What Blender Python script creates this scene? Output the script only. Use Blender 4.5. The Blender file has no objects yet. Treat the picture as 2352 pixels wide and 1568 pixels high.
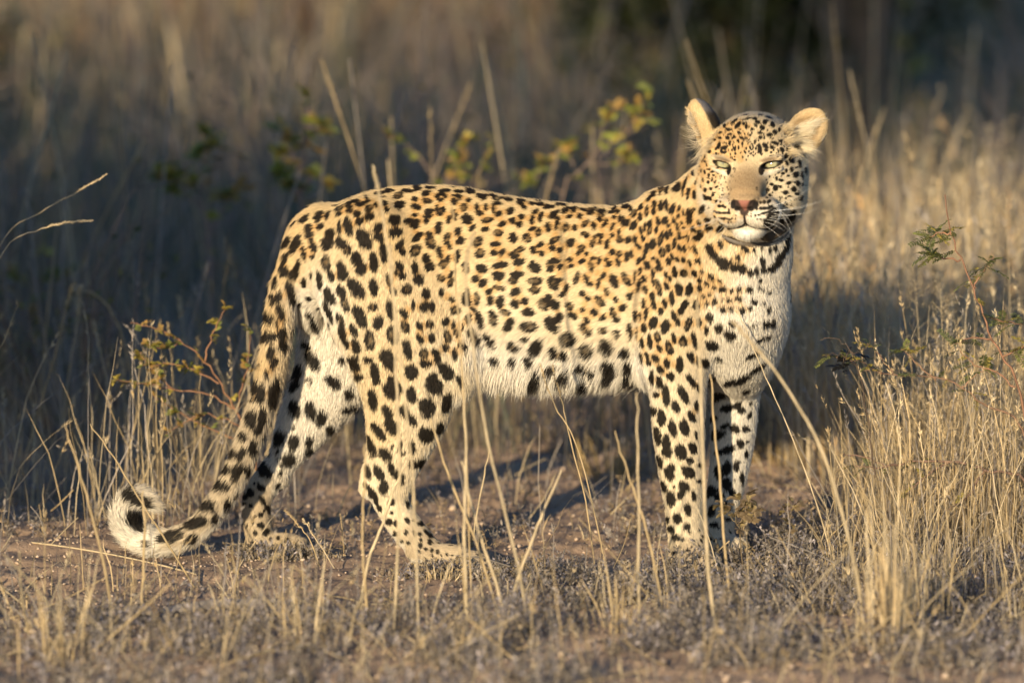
import bpy, bmesh, math, random, time
import numpy as np
from mathutils import Vector, Matrix
from mathutils.bvhtree import BVHTree

T0 = time.time()
scene = bpy.context.scene
COL = scene.collection
rng = np.random.default_rng(7)

# ------------------------------------------------------------------ camera
PITCH = math.radians(7.0)
DIST = 14.0
ZC = 0.41
PXM = 1250.0                      # picture units per metre at the animal (picture 2352 wide)
FWD = np.array([0.0, math.cos(PITCH), -math.sin(PITCH)])
UPV = np.array([0.0, math.sin(PITCH), math.cos(PITCH)])
CAM = np.array([0.0, 0.0, ZC]) - FWD * DIST
cam_d = bpy.data.cameras.new('camera')
cam_d.sensor_width = 36.0
cam_d.lens = 36.0 * DIST * PXM / 2352.0
cam_d.clip_start = 0.5
cam_d.clip_end = 2000.0
cam_d.dof.use_dof = True
cam_d.dof.focus_distance = DIST - 0.10
cam_d.dof.aperture_fstop = cam_d.lens / 112.0
cam = bpy.data.objects.new('camera', cam_d)
cam.location = CAM
cam.rotation_euler = (math.pi / 2 - PITCH, 0, 0)
COL.objects.link(cam)
scene.camera = cam

# ------------------------------------------------------------------ light
SUN_AZ = math.radians(21.0)       # sun behind the camera's left shoulder
SUN_EL = math.radians(11.5)
LIGHT = Vector((math.sin(SUN_AZ) * math.cos(SUN_EL), math.cos(SUN_AZ) * math.cos(SUN_EL), -math.sin(SUN_EL)))
world = bpy.data.worlds.new('World')
scene.world = world
world.use_nodes = True
wn = world.node_tree
sky = wn.nodes.new('ShaderNodeTexSky')
sky.sky_type = 'NISHITA'
sky.sun_disc = False
sky.sun_elevation = SUN_EL
sky.sun_rotation = math.pi + SUN_AZ
sky.ozone_density = 5.0
wn.links.new(sky.outputs[0], wn.nodes['Background'].inputs[0])
wn.nodes['Background'].inputs[1].default_value = 0.14
sun_d = bpy.data.lights.new('sun', 'SUN')
sun_d.energy = 5.0
sun_d.angle = math.radians(0.8)
sun_d.color = (1.0, 0.82, 0.55)
sun = bpy.data.objects.new('sun', sun_d)
sun.rotation_euler = LIGHT.to_track_quat('-Z', 'Y').to_euler()
sun.location = (-4, -8, 5)
COL.objects.link(sun)
scene.view_settings.view_transform = 'Standard'
scene.view_settings.look = 'None'
scene.view_settings.gamma = 1.0
scene.view_settings.exposure = 0.55
scene.view_settings.use_curve_mapping = False
scene.cycles.use_denoising = True
scene.cycles.max_bounces = 6
scene.cycles.diffuse_bounces = 3
scene.cycles.glossy_bounces = 2
scene.cycles.transmission_bounces = 4
scene.cycles.transparent_max_bounces = 6
scene.cycles.caustics_reflective = False
scene.cycles.caustics_refractive = False
scene.cycles_curves.shape = 'RIBBONS'

# ------------------------------------------------------------------ helpers
def P(px, py, y=0.0):
    """Point at depth y that lies behind the point (px, py) of the 2352 wide picture."""
    d = FWD + np.array([1.0, 0, 0]) * (px - 1176) / (PXM * DIST) + UPV * (784 - py) / (PXM * DIST)
    t = (y - CAM[1]) / d[1]
    return CAM + d * t

def G(px, py):
    """Ground point seen at (px, py)."""
    d = FWD + np.array([1.0, 0, 0]) * (px - 1176) / (PXM * DIST) + UPV * (784 - py) / (PXM * DIST)
    t = -CAM[2] / d[2]
    return CAM + d * t

def nrm(v):
    v = np.asarray(v, float)
    return v / max(np.linalg.norm(v), 1e-12)

def smooth(a, b, x):
    t = np.clip((x - a) / (b - a), 0, 1)
    return t * t * (3 - 2 * t)

def hnoise(p, freq, seed=0):
    """cheap smooth pseudo noise in about -1..1"""
    r = np.random.default_rng(seed + 101)
    out = 0
    for i in range(6):
        k = r.normal(size=p.shape[1]); k /= np.linalg.norm(k)
        out = out + np.sin(p @ k * freq * (0.7 + 0.25 * i) * 6.283 + r.uniform(0, 6.28))
    return out / 3.2

def mesh_obj(name, verts, faces, mat=None, parent=None, cols=None, smooth_shade=False):
    me = bpy.data.meshes.new(name)
    verts = np.asarray(verts, np.float32)
    faces = np.asarray(faces, np.int32)
    k = faces.shape[1]
    me.vertices.add(len(verts)); me.vertices.foreach_set('co', verts.ravel())
    me.loops.add(faces.size); me.loops.foreach_set('vertex_index', faces.ravel())
    me.polygons.add(len(faces))
    me.polygons.foreach_set('loop_start', np.arange(0, faces.size, k, dtype=np.int32))
    me.update(calc_edges=True)
    if cols is not None:
        at = me.attributes.new('col', 'FLOAT_COLOR', 'POINT')
        c = np.ones((len(verts), 4), np.float32); c[:, :3] = cols
        at.data.foreach_set('color', c.ravel())
    if smooth_shade:
        me.polygons.foreach_set('use_smooth', np.ones(len(faces), bool))
    if mat: me.materials.append(mat)
    o = bpy.data.objects.new(name, me)
    COL.objects.link(o)
    if parent: o.parent = parent
    return o

def tag(o, label=None, cat=None, group=None, kind=None):
    if label: o['label'] = label
    if cat: o['category'] = cat
    if group: o['group'] = group
    if kind: o['kind'] = kind
    return o

def empty(name, loc=(0, 0, 0)):
    o = bpy.data.objects.new(name, None)
    o.empty_display_size = 0.1
    o.location = loc
    COL.objects.link(o)
    return o

def nt(mat):
    n = mat.node_tree
    return n.nodes, n.links, n.nodes['Principled BSDF']

def mat_attr(name, rough=0.8, spec=0.2, translucent=0.0, vary=0.25, scale=60.0, tint=(1, 1, 1)):
    """colour from the mesh's own 'col' attribute, broken up by noise"""
    m = bpy.data.materials.new(name); m.use_nodes = True
    N, L, b = nt(m)
    a = N.new('ShaderNodeAttribute'); a.attribute_name = 'col'
    tc = N.new('ShaderNodeTexCoord')
    no = N.new('ShaderNodeTexNoise'); no.inputs['Scale'].default_value = scale; no.inputs['Detail'].default_value = 3
    L.new(tc.outputs['Object'], no.inputs['Vector'])
    mr = N.new('ShaderNodeMapRange')
    mr.inputs['From Min'].default_value = 0.3; mr.inputs['From Max'].default_value = 0.7
    mr.inputs['To Min'].default_value = 1 - vary; mr.inputs['To Max'].default_value = 1 + vary
    L.new(no.outputs['Fac'], mr.inputs['Value'])
    mx = N.new('ShaderNodeMix'); mx.data_type = 'RGBA'; mx.blend_type = 'MULTIPLY'; mx.inputs[0].default_value = 1
    L.new(a.outputs['Color'], mx.inputs[6]); L.new(mr.outputs[0], mx.inputs[7])
    L.new(mx.outputs[2], b.inputs['Base Color'])
    b.inputs['Roughness'].default_value = rough
    b.inputs['Specular IOR Level'].default_value = spec
    if translucent > 0:
        tr = N.new('ShaderNodeBsdfTranslucent'); L.new(mx.outputs[2], tr.inputs['Color'])
        ms = N.new('ShaderNodeMixShader'); ms.inputs[0].default_value = translucent
        L.new(b.outputs[0], ms.inputs[1]); L.new(tr.outputs[0], ms.inputs[2])
        L.new(ms.outputs[0], N['Material Output'].inputs['Surface'])
    return m
# ------------------------------------------------------------------ ground
def ground_z(x, y):
    p = np.stack([np.asarray(x, float).ravel(), np.asarray(y, float).ravel()], 1)
    z = hnoise(p, .45, 21) * .012 + hnoise(p, 1.7, 22) * .007 + hnoise(p * np.array([.6, 1.5]), 4.6, 23) * .0085 + hnoise(p, 13, 24) * .0034 + hnoise(p, 29, 26) * .0012
    far = smooth(2.5, 9, np.abs(p[:, 1]))
    z = z + far * hnoise(p, .05, 25) * .12
    # packed level under the feet
    for fx, fy in ((.33, -.13), (.38, .05), (-.10, -.09), (-.42, .11), (-.63, .045)):
        k = np.exp(-((p[:, 0] - fx) ** 2 + (p[:, 1] - fy) ** 2) / .014)
        z = z * (1 - .9 * k)
    return z.reshape(np.shape(x))

def spaced(lo, hi, f0, f1, fine, grow):
    a = [f0]
    while a[-1] < f1: a.append(a[-1] + fine)
    s = fine
    while a[-1] < hi:
        s *= grow; a.append(a[-1] + s)
    b = [f0]; s = fine
    while b[-1] > lo:
        s *= grow; b.append(b[-1] - s)
    return np.array(b[:0:-1] + a)
gx = spaced(-900, 900, -1.25, 1.25, .011, 1.12)
gy = spaced(-40, 1500, -1.6, 2.2, .014, 1.12)
XX, YY = np.meshgrid(gx, gy, indexing='ij')
ZZ = ground_z(XX, YY)
gv = np.stack([XX.ravel(), YY.ravel(), ZZ.ravel()], 1)
ii = np.arange(len(gx) * len(gy)).reshape(len(gx), len(gy))
gf = np.stack([ii[:-1, :-1].ravel(), ii[1:, :-1].ravel(), ii[1:, 1:].ravel(), ii[:-1, 1:].ravel()], 1)
gm = bpy.data.materials.new('red_sand'); gm.use_nodes = True
N, L, b = nt(gm)
tc = N.new('ShaderNodeTexCoord')
def noise(scale, detail=6, rough=.6):
    q = N.new('ShaderNodeTexNoise'); q.inputs['Scale'].default_value = scale; q.inputs['Detail'].default_value = detail; q.inputs['Roughness'].default_value = rough
    L.new(tc.outputs['Object'], q.inputs['Vector']); return q
n1 = noise(3.5); n2 = noise(38); n3 = noise(260, 4)
r1 = N.new('ShaderNodeValToRGB'); L.new(n1.outputs['Fac'], r1.inputs[0])
e = r1.color_ramp.elements
e[0].position = .3; e[0].color = (.27, .20, .15, 1); e[1].position = .7; e[1].color = (.42, .30, .205, 1)
r2 = N.new('ShaderNodeValToRGB'); L.new(n2.outputs['Fac'], r2.inputs[0])
r2.color_ramp.elements[0].position = .3; r2.color_ramp.elements[0].color = (.62, .60, .60, 1); r2.color_ramp.elements[1].position = .72; r2.color_ramp.elements[1].color = (1.25, 1.2, 1.12, 1)
mx = N.new('ShaderNodeMix'); mx.data_type = 'RGBA'; mx.blend_type = 'MULTIPLY'; mx.inputs[0].default_value = 1
L.new(r1.outputs[0], mx.inputs[6]); L.new(r2.outputs[0], mx.inputs[7])
L.new(mx.outputs[2], b.inputs['Base Color'])
b.inputs['Roughness'].default_value = .95; b.inputs['Specular IOR Level'].default_value = .1
ad = N.new('ShaderNodeMath'); ad.operation = 'ADD'; L.new(n2.outputs['Fac'], ad.inputs[0])
m3 = N.new('ShaderNodeMath'); m3.operation = 'MULTIPLY'; m3.inputs[1].default_value = .35; L.new(n3.outputs['Fac'], m3.inputs[0]); L.new(m3.outputs[0], ad.inputs[1])
bp = N.new('ShaderNodeBump'); bp.inputs['Strength'].default_value = .9; bp.inputs['Distance'].default_value = .006
L.new(ad.outputs[0], bp.inputs['Height']); L.new(bp.outputs[0], b.inputs['Normal'])
tag(mesh_obj('ground', gv, gf, gm, smooth_shade=True), kind='structure')

# gravel and clods on the bare patch
def blob_batch(c, r, cols, seed=1):
    """many small faceted lumps (octahedra with jitter), one mesh"""
    q = np.random.default_rng(seed)
    base = np.array([(1, 0, 0), (-1, 0, 0), (0, 1, 0), (0, -1, 0), (0, 0, 1), (0, 0, -1)], float)
    tri = np.array([(0, 2, 4), (2, 1, 4), (1, 3, 4), (3, 0, 4), (2, 0, 5), (1, 2, 5), (3, 1, 5), (0, 3, 5)])
    n = len(c)
    v = base[None] * (q.uniform(.55, 1.25, (n, 6, 1))) * np.stack([r, r, r * .7], 1)[:, None]
    an = q.uniform(0, 6.28, n); ca, sa = np.cos(an)[:, None], np.sin(an)[:, None]
    v = np.stack([v[:, :, 0] * ca - v[:, :, 1] * sa, v[:, :, 0] * sa + v[:, :, 1] * ca, v[:, :, 2] + v[:, :, 0] * .3], 2)
    v = v + c[:, None]
    f = tri[None] + (np.arange(n) * 6)[:, None, None]
    return v.reshape(-1, 3), f.reshape(-1, 3), np.repeat(cols, 6, axis=0)
n = 18000
x = rng.uniform(-1.2, 1.2, n); y = rng.uniform(-1.5, 1.6, n)
r = rng.lognormal(-6.25, .6, n).clip(.0008, .016)
c = np.stack([x, y, ground_z(x, y) + r * .3], 1)
cl = np.array([.44, .33, .24]) * rng.uniform(.6, 1.35, (n, 1)) + rng.uniform(-.02, .03, (n, 1)) * np.array([1, 1.05, 1.1])
v, f, k = blob_batch(c, r, cl)
m_stone = mat_attr('pebble', .9, .15, 0, .2, 300)
tag(mesh_obj('gravel', v, f, m_stone, cols=k), 'reddish gravel and small clods scattered over the bare sand', 'gravel', kind='stuff')
# ------------------------------------------------------------------ the leopard: one skin grown from rounded volumes
def axis_grid(lo, hi, flo, fhi, c, f):
    xs = [lo]
    while xs[-1] < hi:
        x = xs[-1]
        d = max(flo - x, x - fhi, 0)
        xs.append(x + min(c, f + d * 0.12))
    return np.array(xs, np.float32)

GX = axis_grid(-0.80, 0.63, 0.31, 0.585, 0.0052, 0.0024)
GY = axis_grid(-0.40, 0.24, -0.37, -0.10, 0.0052, 0.0024)
GZ = axis_grid(-0.02, 0.90, 0.585, 0.875, 0.0052, 0.0024)
SDF = np.full((len(GX), len(GY), len(GZ)), 0.12, np.float32)
PRIMS = []                         # (function, bounds, hair direction, hair length)

def seg_fn(a, b, ra, rb, side=None):
    """capsule with elliptical, changing section; ra, rb = (across side axis, across the other axis)"""
    a = np.asarray(a, float); b = np.asarray(b, float)
    ra = np.array(ra if np.ndim(ra) else (ra, ra), float); rb = np.array(rb if np.ndim(rb) else (rb, rb), float)
    ax = b - a; L = np.linalg.norm(ax); ax = ax / L
    s = np.array([1.0, 0, 0]) if side is None else np.asarray(side, float)
    s = nrm(s - ax * (s @ ax)); o = np.cross(ax, s)
    def f(X, Y, Z):
        dx, dy, dz = X - a[0], Y - a[1], Z - a[2]
        h = dx * ax[0] + dy * ax[1] + dz * ax[2]
        t = np.clip(h / L, 0, 1)
        w = h - t * L
        u = dx * s[0] + dy * s[1] + dz * s[2]
        v = dx * o[0] + dy * o[1] + dz * o[2]
        r1 = ra[0] + (rb[0] - ra[0]) * t; r2 = ra[1] + (rb[1] - ra[1]) * t
        m = np.minimum(r1, r2)
        return (np.sqrt((u / r1) ** 2 + (v / r2) ** 2 + (w / m) ** 2) - 1) * m
    R = max(ra.max(), rb.max())
    return f, np.minimum(a, b) - R, np.maximum(a, b) + R, ax

def ell_fn(c, r, axes=None):
    c = np.asarray(c, float); r = np.asarray(r, float)
    A = np.eye(3) if axes is None else np.array([nrm(q) for q in axes])
    def f(X, Y, Z):
        dx, dy, dz = X - c[0], Y - c[1], Z - c[2]
        q = 0
        for k in range(3):
            q = q + ((dx * A[k, 0] + dy * A[k, 1] + dz * A[k, 2]) / r[k]) ** 2
        k0 = np.sqrt(q)
        g = 0
        for k in range(3):
            g = g + ((dx * A[k, 0] + dy * A[k, 1] + dz * A[k, 2]) / r[k] ** 2) ** 2
        return k0 * (k0 - 1) / np.maximum(np.sqrt(g), 1e-6)
    R = r.max()
    return f, c - R, c + R, None

def loft_fn(st, axis, n=2.2):
    """stack of ellipses along x (0) or z (2). st: position, centre y, half y, centre other, half other"""
    st = np.array(sorted(st), float)
    fine = np.linspace(st[0, 0], st[-1, 0], 120)
    tab = np.stack([np.interp(fine, st[:, 0], st[:, k]) for k in range(1, 5)])
    ker = np.hanning(17); ker /= ker.sum()
    tab = np.stack([np.convolve(np.pad(q, 8, mode='edge'), ker, 'valid') for q in tab])
    lo, hi = st[0, 0], st[-1, 0]
    def f(X, Y, Z):
        A = X if axis == 0 else Z
        O = Z if axis == 0 else X
        yc, hy, oc, ho = [np.interp(A, fine, q) for q in tab]
        w = np.maximum(np.maximum(lo - A, A - hi), 0)
        m = np.minimum(hy, ho)
        r = (np.abs((Y - yc) / hy) ** n + np.abs((O - oc) / ho) ** n + (w / m) ** n) ** (1 / n)
        return (r - 1) * m
    R = 0.16
    b0 = np.array([lo if axis == 0 else tab[2].min() - tab[3].max(), (tab[0] - tab[1]).min(), lo if axis == 2 else (tab[2] - tab[3]).min()])
    b1 = np.array([hi if axis == 0 else tab[2].max() + tab[3].max(), (tab[0] + tab[1]).max(), hi if axis == 2 else (tab[2] + tab[3]).max()])
    e = 0.08
    return f, b0 - e, b1 + e, None

def apply(fn, k=0.02, op='add', hair=None, length=0.01):
    f, lo, hi, ax = fn
    pad = 0.03 + k
    sl = []
    for g, l, h in zip((GX, GY, GZ), lo, hi):
        i0 = max(int(np.searchsorted(g, l - pad)) - 1, 0); i1 = min(int(np.searchsorted(g, h + pad)) + 1, len(g))
        sl.append(slice(i0, i1))
    sl = tuple(sl)
    X = GX[sl[0]][:, None, None]; Y = GY[sl[1]][None, :, None]; Z = GZ[sl[2]][None, None, :]
    X, Y, Z = np.broadcast_arrays(X, Y, Z)
    d = f(X, Y, Z).astype(np.float32)
    F = SDF[sl]
    if op == 'add':
        h = np.clip(0.5 + 0.5 * (F - d) / k, 0, 1)
        SDF[sl] = F + (d - F) * h - k * h * (1 - h)
        if hair is not None:
            PRIMS.append((f, lo, hi, nrm(hair), length))
    else:
        h = np.clip(0.5 - 0.5 * (F + d) / k, 0, 1)
        SDF[sl] = F + (-d - F) * h + k * h * (1 - h)

def chain_fn(pts, radii):
    """tube through points: hard union of round cones, so no bulges at the joints"""
    pts = [np.asarray(p, float) for p in pts]
    radii = [np.array(r if np.ndim(r) else (r, r), float) for r in radii]
    parts = [seg_fn(a, b, ra, rb) for a, b, ra, rb in zip(pts[:-1], pts[1:], radii[:-1], radii[1:])]
    def f(X, Y, Z):
        d = parts[0][0](X, Y, Z)
        for q in parts[1:]:
            d = np.minimum(d, q[0](X, Y, Z))
        return d
    R = max(r.max() for r in radii)
    return f, np.min(pts, 0) - R, np.max(pts, 0) + R, None

def dense(rows, n=5):
    """smooth curve through control rows"""
    rows = np.array(rows, float); m = len(rows)
    t = np.arange(m); T = np.linspace(0, m - 1, (m - 1) * n + 1)
    i = np.clip(T.astype(int), 0, m - 2); u = (T - i)[:, None]
    p0 = rows[np.clip(i - 1, 0, m - 1)]; p1 = rows[i]; p2 = rows[i + 1]; p3 = rows[np.clip(i + 2, 0, m - 1)]
    return .5 * (2 * p1 + (p2 - p0) * u + (2 * p0 - 5 * p1 + 4 * p2 - p3) * u ** 2 + (3 * p1 - p0 - 3 * p2 + p3) * u ** 3)

DOWN = (0, 0, -1)
# torso: stations given as picture x, top, bottom, centre depth, half width
tor = [(748, 486, 690, .03, .070), (800, 455, 750, .03, .088), (870, 435, 790, .03, .100), (950, 427, 815, .02, .104),
       (1050, 428, 832, .01, .104), (1150, 449, 846, .0, .108), (1250, 464, 856, -.01, .115), (1350, 473, 861, -.02, .120),
       (1450, 477, 858, -.03, .124), (1540, 462, 850, -.035, .116), (1620, 485, 840, -.045, .104), (1690, 580, 835, -.055, .086)]
st = []
for px, t, b, y, hw in tor:
    a = P(px, t, y); c = P(px, b, y)
    st.append((a[0], y, hw, (a[2] + c[2]) / 2, (a[2] - c[2]) / 2))
apply(loft_fn(st, 0, 2.3), 0.02, hair=(-1, 0, -.35), length=.009)
# neck and chest
apply(seg_fn(P(1522, 566, -.04), P(1655, 470, -.115), (.095, .085), (.074, .074)), .03, hair=(-.75, 0, -.65), length=.008)
apply(seg_fn(P(1655, 470, -.115), P(1722, 430, -.15), .074, .078), .03, hair=(-.5, 0, -.8), length=.008)
apply(seg_fn(P(1720, 480, -.13), P(1706, 590, -.115), (.080, .076), (.080, .080)), .03, hair=(-.1, 0, -1), length=.011)
apply(seg_fn(P(1706, 590, -.115), P(1696, 700, -.10), (.080, .080), (.082, .084)), .03, hair=DOWN, length=.011)
apply(seg_fn(P(1696, 700, -.10), P(1688, 785, -.06), (.082, .084), (.074, .075)), .03, hair=DOWN, length=.013)
apply(seg_fn(P(1700, 740, -.05), P(1698, 830, .0), (.072, .07), (.060, .065)), .04, hair=DOWN, length=.013)
# near shoulder and foreleg
apply(ell_fn(P(1530, 610, -.105), (.072, .047, .125)), .03, hair=(-.4, 0, -1), length=.007)
apply(seg_fn(P(1508, 478, -.075), P(1560, 660, -.138), .026, .030), .03, hair=(-.4, 0, -1), length=.007)
apply(seg_fn(P(1560, 660, -.138), P(1500, 842, -.126), .032, .026), .036, hair=(-.25, 0, -1), length=.007)
apply(ell_fn(P(838, 500, -.048), (.045, .022, .030)), .03, hair=(-1, 0, -.5), length=.010)
apply(seg_fn(P(1080, 745, -.085), P(1052, 872, -.075), .014, .018), .025, hair=DOWN, length=.012)
apply(ell_fn(P(1552, 750, -.12), (.064, .052, .108)), .04, hair=(-.25, 0, -1), length=.007)
def limb(pts, k=.02, length=.008, hair=None):
    q = dense(pts, 3)
    a, b = P(*pts[0][:3]), P(*pts[-1][:3])
    apply(chain_fn([P(*r[:3]) for r in q], [r[3:5] for r in q]), k, hair=hair if hair is not None else b - a, length=length)
limb([(1556, 820, -.118, .056, .052), (1557, 900, -.118, .050, .048), (1559, 980, -.118, .047, .044), (1564, 1070, -.118, .041, .038),
      (1569, 1150, -.118, .0335, .033), (1574, 1205, -.118, .0325, .032), (1580, 1248, -.122, .034, .034)], .02)
def paw(c, d, w, ln, h):
    c = np.asarray(c, float); d = nrm(d); s = np.array([-d[1], d[0], 0])
    c[2] = h
    apply(ell_fn(c, (ln, w, h), (d, s, (0, 0, 1))), .012, hair=d * .6 + np.array([0, 0, -.6]), length=.006)
    for q, fw in ((-.72, .78), (-.25, .98), (.25, .98), (.72, .78)):
        t = c + d * ln * fw * .82 + s * w * q; t[2] = h * .80
        apply(ell_fn(t, (ln * .36, w * .29, h * .80), (d, s, (0, 0, 1))), .004, hair=d * .6 + np.array([0, 0, -.6]), length=.005)
paw(P(1586, 1280, -.135), (.62, -.78, 0), .038, .052, .026)
# far foreleg
limb([(1690, 820, .025, .060, .052), (1688, 900, .04, .046, .044), (1685, 980, .048, .041, .040), (1677, 1060, .055, .036, .036),
      (1665, 1130, .06, .032, .032), (1650, 1190, .06, .030, .030), (1643, 1235, .055, .032, .032)], .02)
paw(P(1650, 1262, .05), (.62, -.78, 0), .036, .050, .025)
# near hind leg: picture y, left, right, centre depth, half depth
def hind(rows, k=.03, length=.010, hair=DOWN):
    st = []
    for py, xl, xr, y, hd in rows:
        a = P(xl, py, y); b = P(xr, py, y)
        st.append((a[2], y, hd, (a[0] + b[0]) / 2, (b[0] - a[0]) / 2))
    apply(loft_fn(st, 2, 2.15), k, hair=hair, length=length)
hind([(540, 760, 960, -.03, .060), (600, 722, 1010, -.045, .062), (680, 728, 1050, -.058, .062), (760, 756, 1060, -.066, .058), (840, 805, 1062, -.07, .053),
      (900, 832, 1050, -.072, .049), (960, 842, 1030, -.072, .044), (1020, 845, 1000, -.07, .038), (1080, 838, 962, -.068, .031), (1112, 838, 945, -.068, .028)],
     hair=(-.15, 0, -1))
limb([(876, 1112, -.068, .030, .027), (922, 1195, -.070, .030, .027), (972, 1256, -.078, .027, .028)], .012, .006)
apply(seg_fn(P(852, 1080, -.068), P(842, 1122, -.068), .014, .013), .012, hair=DOWN, length=.005)
apply(seg_fn(P(962, 1268, -.08), P(1040, 1276, -.09), (.021, .024), (.020, .027), side=(0, 0, 1)), .012, hair=(1, 0, -.3), length=.006)
paw(P(1058, 1285, -.095), (.97, -.25, 0), .030, .046, .0195)
# far hind leg
hind([(560, 725, 900, .08, .050), (620, 702, 900, .09, .055), (700, 694, 900, .095, .058), (780, 692, 890, .10, .055), (860, 675, 868, .105, .050),
      (920, 656, 828, .11, .046), (980, 634, 778, .115, .039), (1040, 622, 712, .118, .033), (1085, 608, 662, .12, .027)], length=.014, hair=(-.2, 0, -1))
limb([(628, 1085, .12, .027, .026), (594, 1135, .12, .027, .025), (589, 1185, .12, .0255, .025), (598, 1238, .118, .025, .026)], .014, .006)
apply(seg_fn(P(600, 1250, .118), P(645, 1256, .11), (.019, .023), (.019, .026), side=(0, 0, 1)), .012, hair=(1, 0, -.3), length=.006)
paw(P(655, 1258, .105), (.97, -.25, 0), .029, .040, .0190)
apply(ell_fn(P(712, 655, .05), (.034, .055, .080)), .02, hair=(-.3, 0, -1), length=.016)
# tail
tl = [(742, 520, .03, .040), (706, 545, .025, .032), (677, 600, .015, .0265), (657, 660, .005, .0265), (644, 720, -.002, .0265), (632, 800, -.006, .025), (614, 890, -.006, .0245), (582, 985, 0, .0235),
      (545, 1080, .01, .0225), (505, 1150, .02, .022), (455, 1212, .03, .0215), (400, 1240, .04, .0225), (350, 1242, .045, .0245),
      (308, 1222, .045, .0255), (291, 1188, .04, .0265), (298, 1156, .035, .0245), (320, 1146, .03, .021), (344, 1154, .028, .014)]
for i0, i1, k, ln in ((0, 3, .02, .013), (3, 12, .006, .016), (12, 17, .006, .024)):
    q = dense(tl, 4)[i0 * 4:i1 * 4 + 1]
    apply(chain_fn([P(*r[:3]) for r in q], [r[3] for r in q]), k)
    for i in range(i0, i1):
        fn = seg_fn(P(*tl[i][:3]), P(*tl[i + 1][:3]), tl[i][3], tl[i + 1][3])
        PRIMS.append((fn[0], fn[1], fn[2], fn[3], ln))
apply(ell_fn(P(1310, 836, -.015), (.19, .07, .024)), .05, hair=(-.3, 0, -1), length=.03)

# ---- head, built in its own frame: r to the picture's right, u up, f out of the face
HA = math.radians(11.0)
HO = P(1731, 397, -.17)
HF = np.array([-math.sin(HA), -math.cos(HA), -0.02]); HF = nrm(HF)
HR = nrm(np.array([math.cos(HA), -math.sin(HA), 0])); HU = np.cross(HR, -HF); HU = nrm(HU) if HU[2] > 0 else -nrm(HU)
HAX = (HR, HU, HF)
def H(r, u, f):
    return HO + HR * r + HU * u + HF * f
def hell(c, rad, k=.012, op='add', length=.006, axes=None):
    c3 = H(*c)
    fn = ell_fn(c3, rad, axes or HAX)
    d = nrm(HU * (c[1] + .045) + HR * (c[0] - .006) - HF * .09)
    apply(fn, k, op, hair=d, length=length)
def hseg(a, b, ra, rb, k=.012, length=.005):
    fn = seg_fn(H(*a), H(*b), ra, rb, side=HR)
    apply(fn, k, hair=nrm(HU * .4 - HF), length=length)
hell((0, .014, -.015), (.086, .092, .092), .02, length=.010)
hell((0, .056, .036), (.064, .046, .042), .03, length=.009)
for s in (-1, 1):
    hell((s * .056, -.012, .012), (.036, .062, .052), .03, length=.014)
    hell((s * .050, -.050, .020), (.034, .036, .046), .03, length=.017)
    hell((.003 + s * .040, -.022, .050), (.038, .044, .036), .03, length=.006)
    hell((s * .040, .044, .060), (.034, .016, .020), .02)
hseg((.001, .028, .070), (.007, -.022, .136), (.036, .022), (.028, .020), .034, .005)
for s in (-1, 1):
    hell((.008 + s * .0245, -.0560, .123), (.037, .0285, .036), .008, length=.004)
    hell((.006 + s * .026, -.050, .080), (.030, .028, .030), .02, length=.006)
hell((.008, -.033, .150), (.0235, .0135, .016), .006, length=.003)
hell((.007, -.0930, .099), (.027, .0165, .031), .005, length=.008)
hell((.004, -.072, .060), (.050, .034, .052), .014, length=.010)
# mouth groove, philtrum, nostrils
def hcut(a, b, r, k=.003):
    apply(seg_fn(H(*a), H(*b), r, r), k, 'cut')
hcut((.008, -.050, .163), (.008, -.074, .156), .0034)
for s in (-1, 1):
    hcut((.008, -.0745, .155), (.008 + s * .018, -.0845, .148), .003)
    hcut((.008 + s * .018, -.0845, .148), (.008 + s * .042, -.0915, .122), .0032)
for s in (-1, 1):
    hcut((.008 + s * .012, -.040, .166), (.008 + s * .021, -.033, .156), .0045)
# eye openings
EYES = [(-.0425, .0245), (.0455, .0260)]
EYE_F = []
def ray_surface(r, u):
    """distance out of the face where the skin lies"""
    fs = np.linspace(.04, .16, 121)
    q = HO[None] + HR * r + HU * u + HF * fs[:, None]
    i = np.searchsorted(GX, q[:, 0]); j = np.searchsorted(GY, q[:, 1]); k = np.searchsorted(GZ, q[:, 2])
    v = SDF[np.clip(i, 0, len(GX) - 1), np.clip(j, 0, len(GY) - 1), np.clip(k, 0, len(GZ) - 1)]
    ins = np.where(v < 0)[0]
    return fs[ins[-1]]
for i, (r, u) in enumerate(EYES):
    EYE_F.append(ray_surface(r, u))
print('eye surface', EYE_F)
EYE_C = []
for (r, u), f, s in zip(EYES, EYE_F, (-1, 1)):
    # lids: a ridge round the opening, then the almond cut
    ax = (nrm(HR + HU * .22 * s), nrm(HU - HR * .22 * s), HF)
    apply(ell_fn(H(r, u + .0095, f - .005), (.024, .0062, .015), ax), .006, hair=HU - HF, length=.004)
    apply(ell_fn(H(r, u - .0110, f - .010), (.021, .0050, .012), ax), .006, hair=-HU - HF, length=.003)
    apply(ell_fn(H(r, u, f + .002), (.0160, .0044, .022), ax), .0025, 'cut')
    EYE_C.append(H(r, u, f - .0215))
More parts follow.
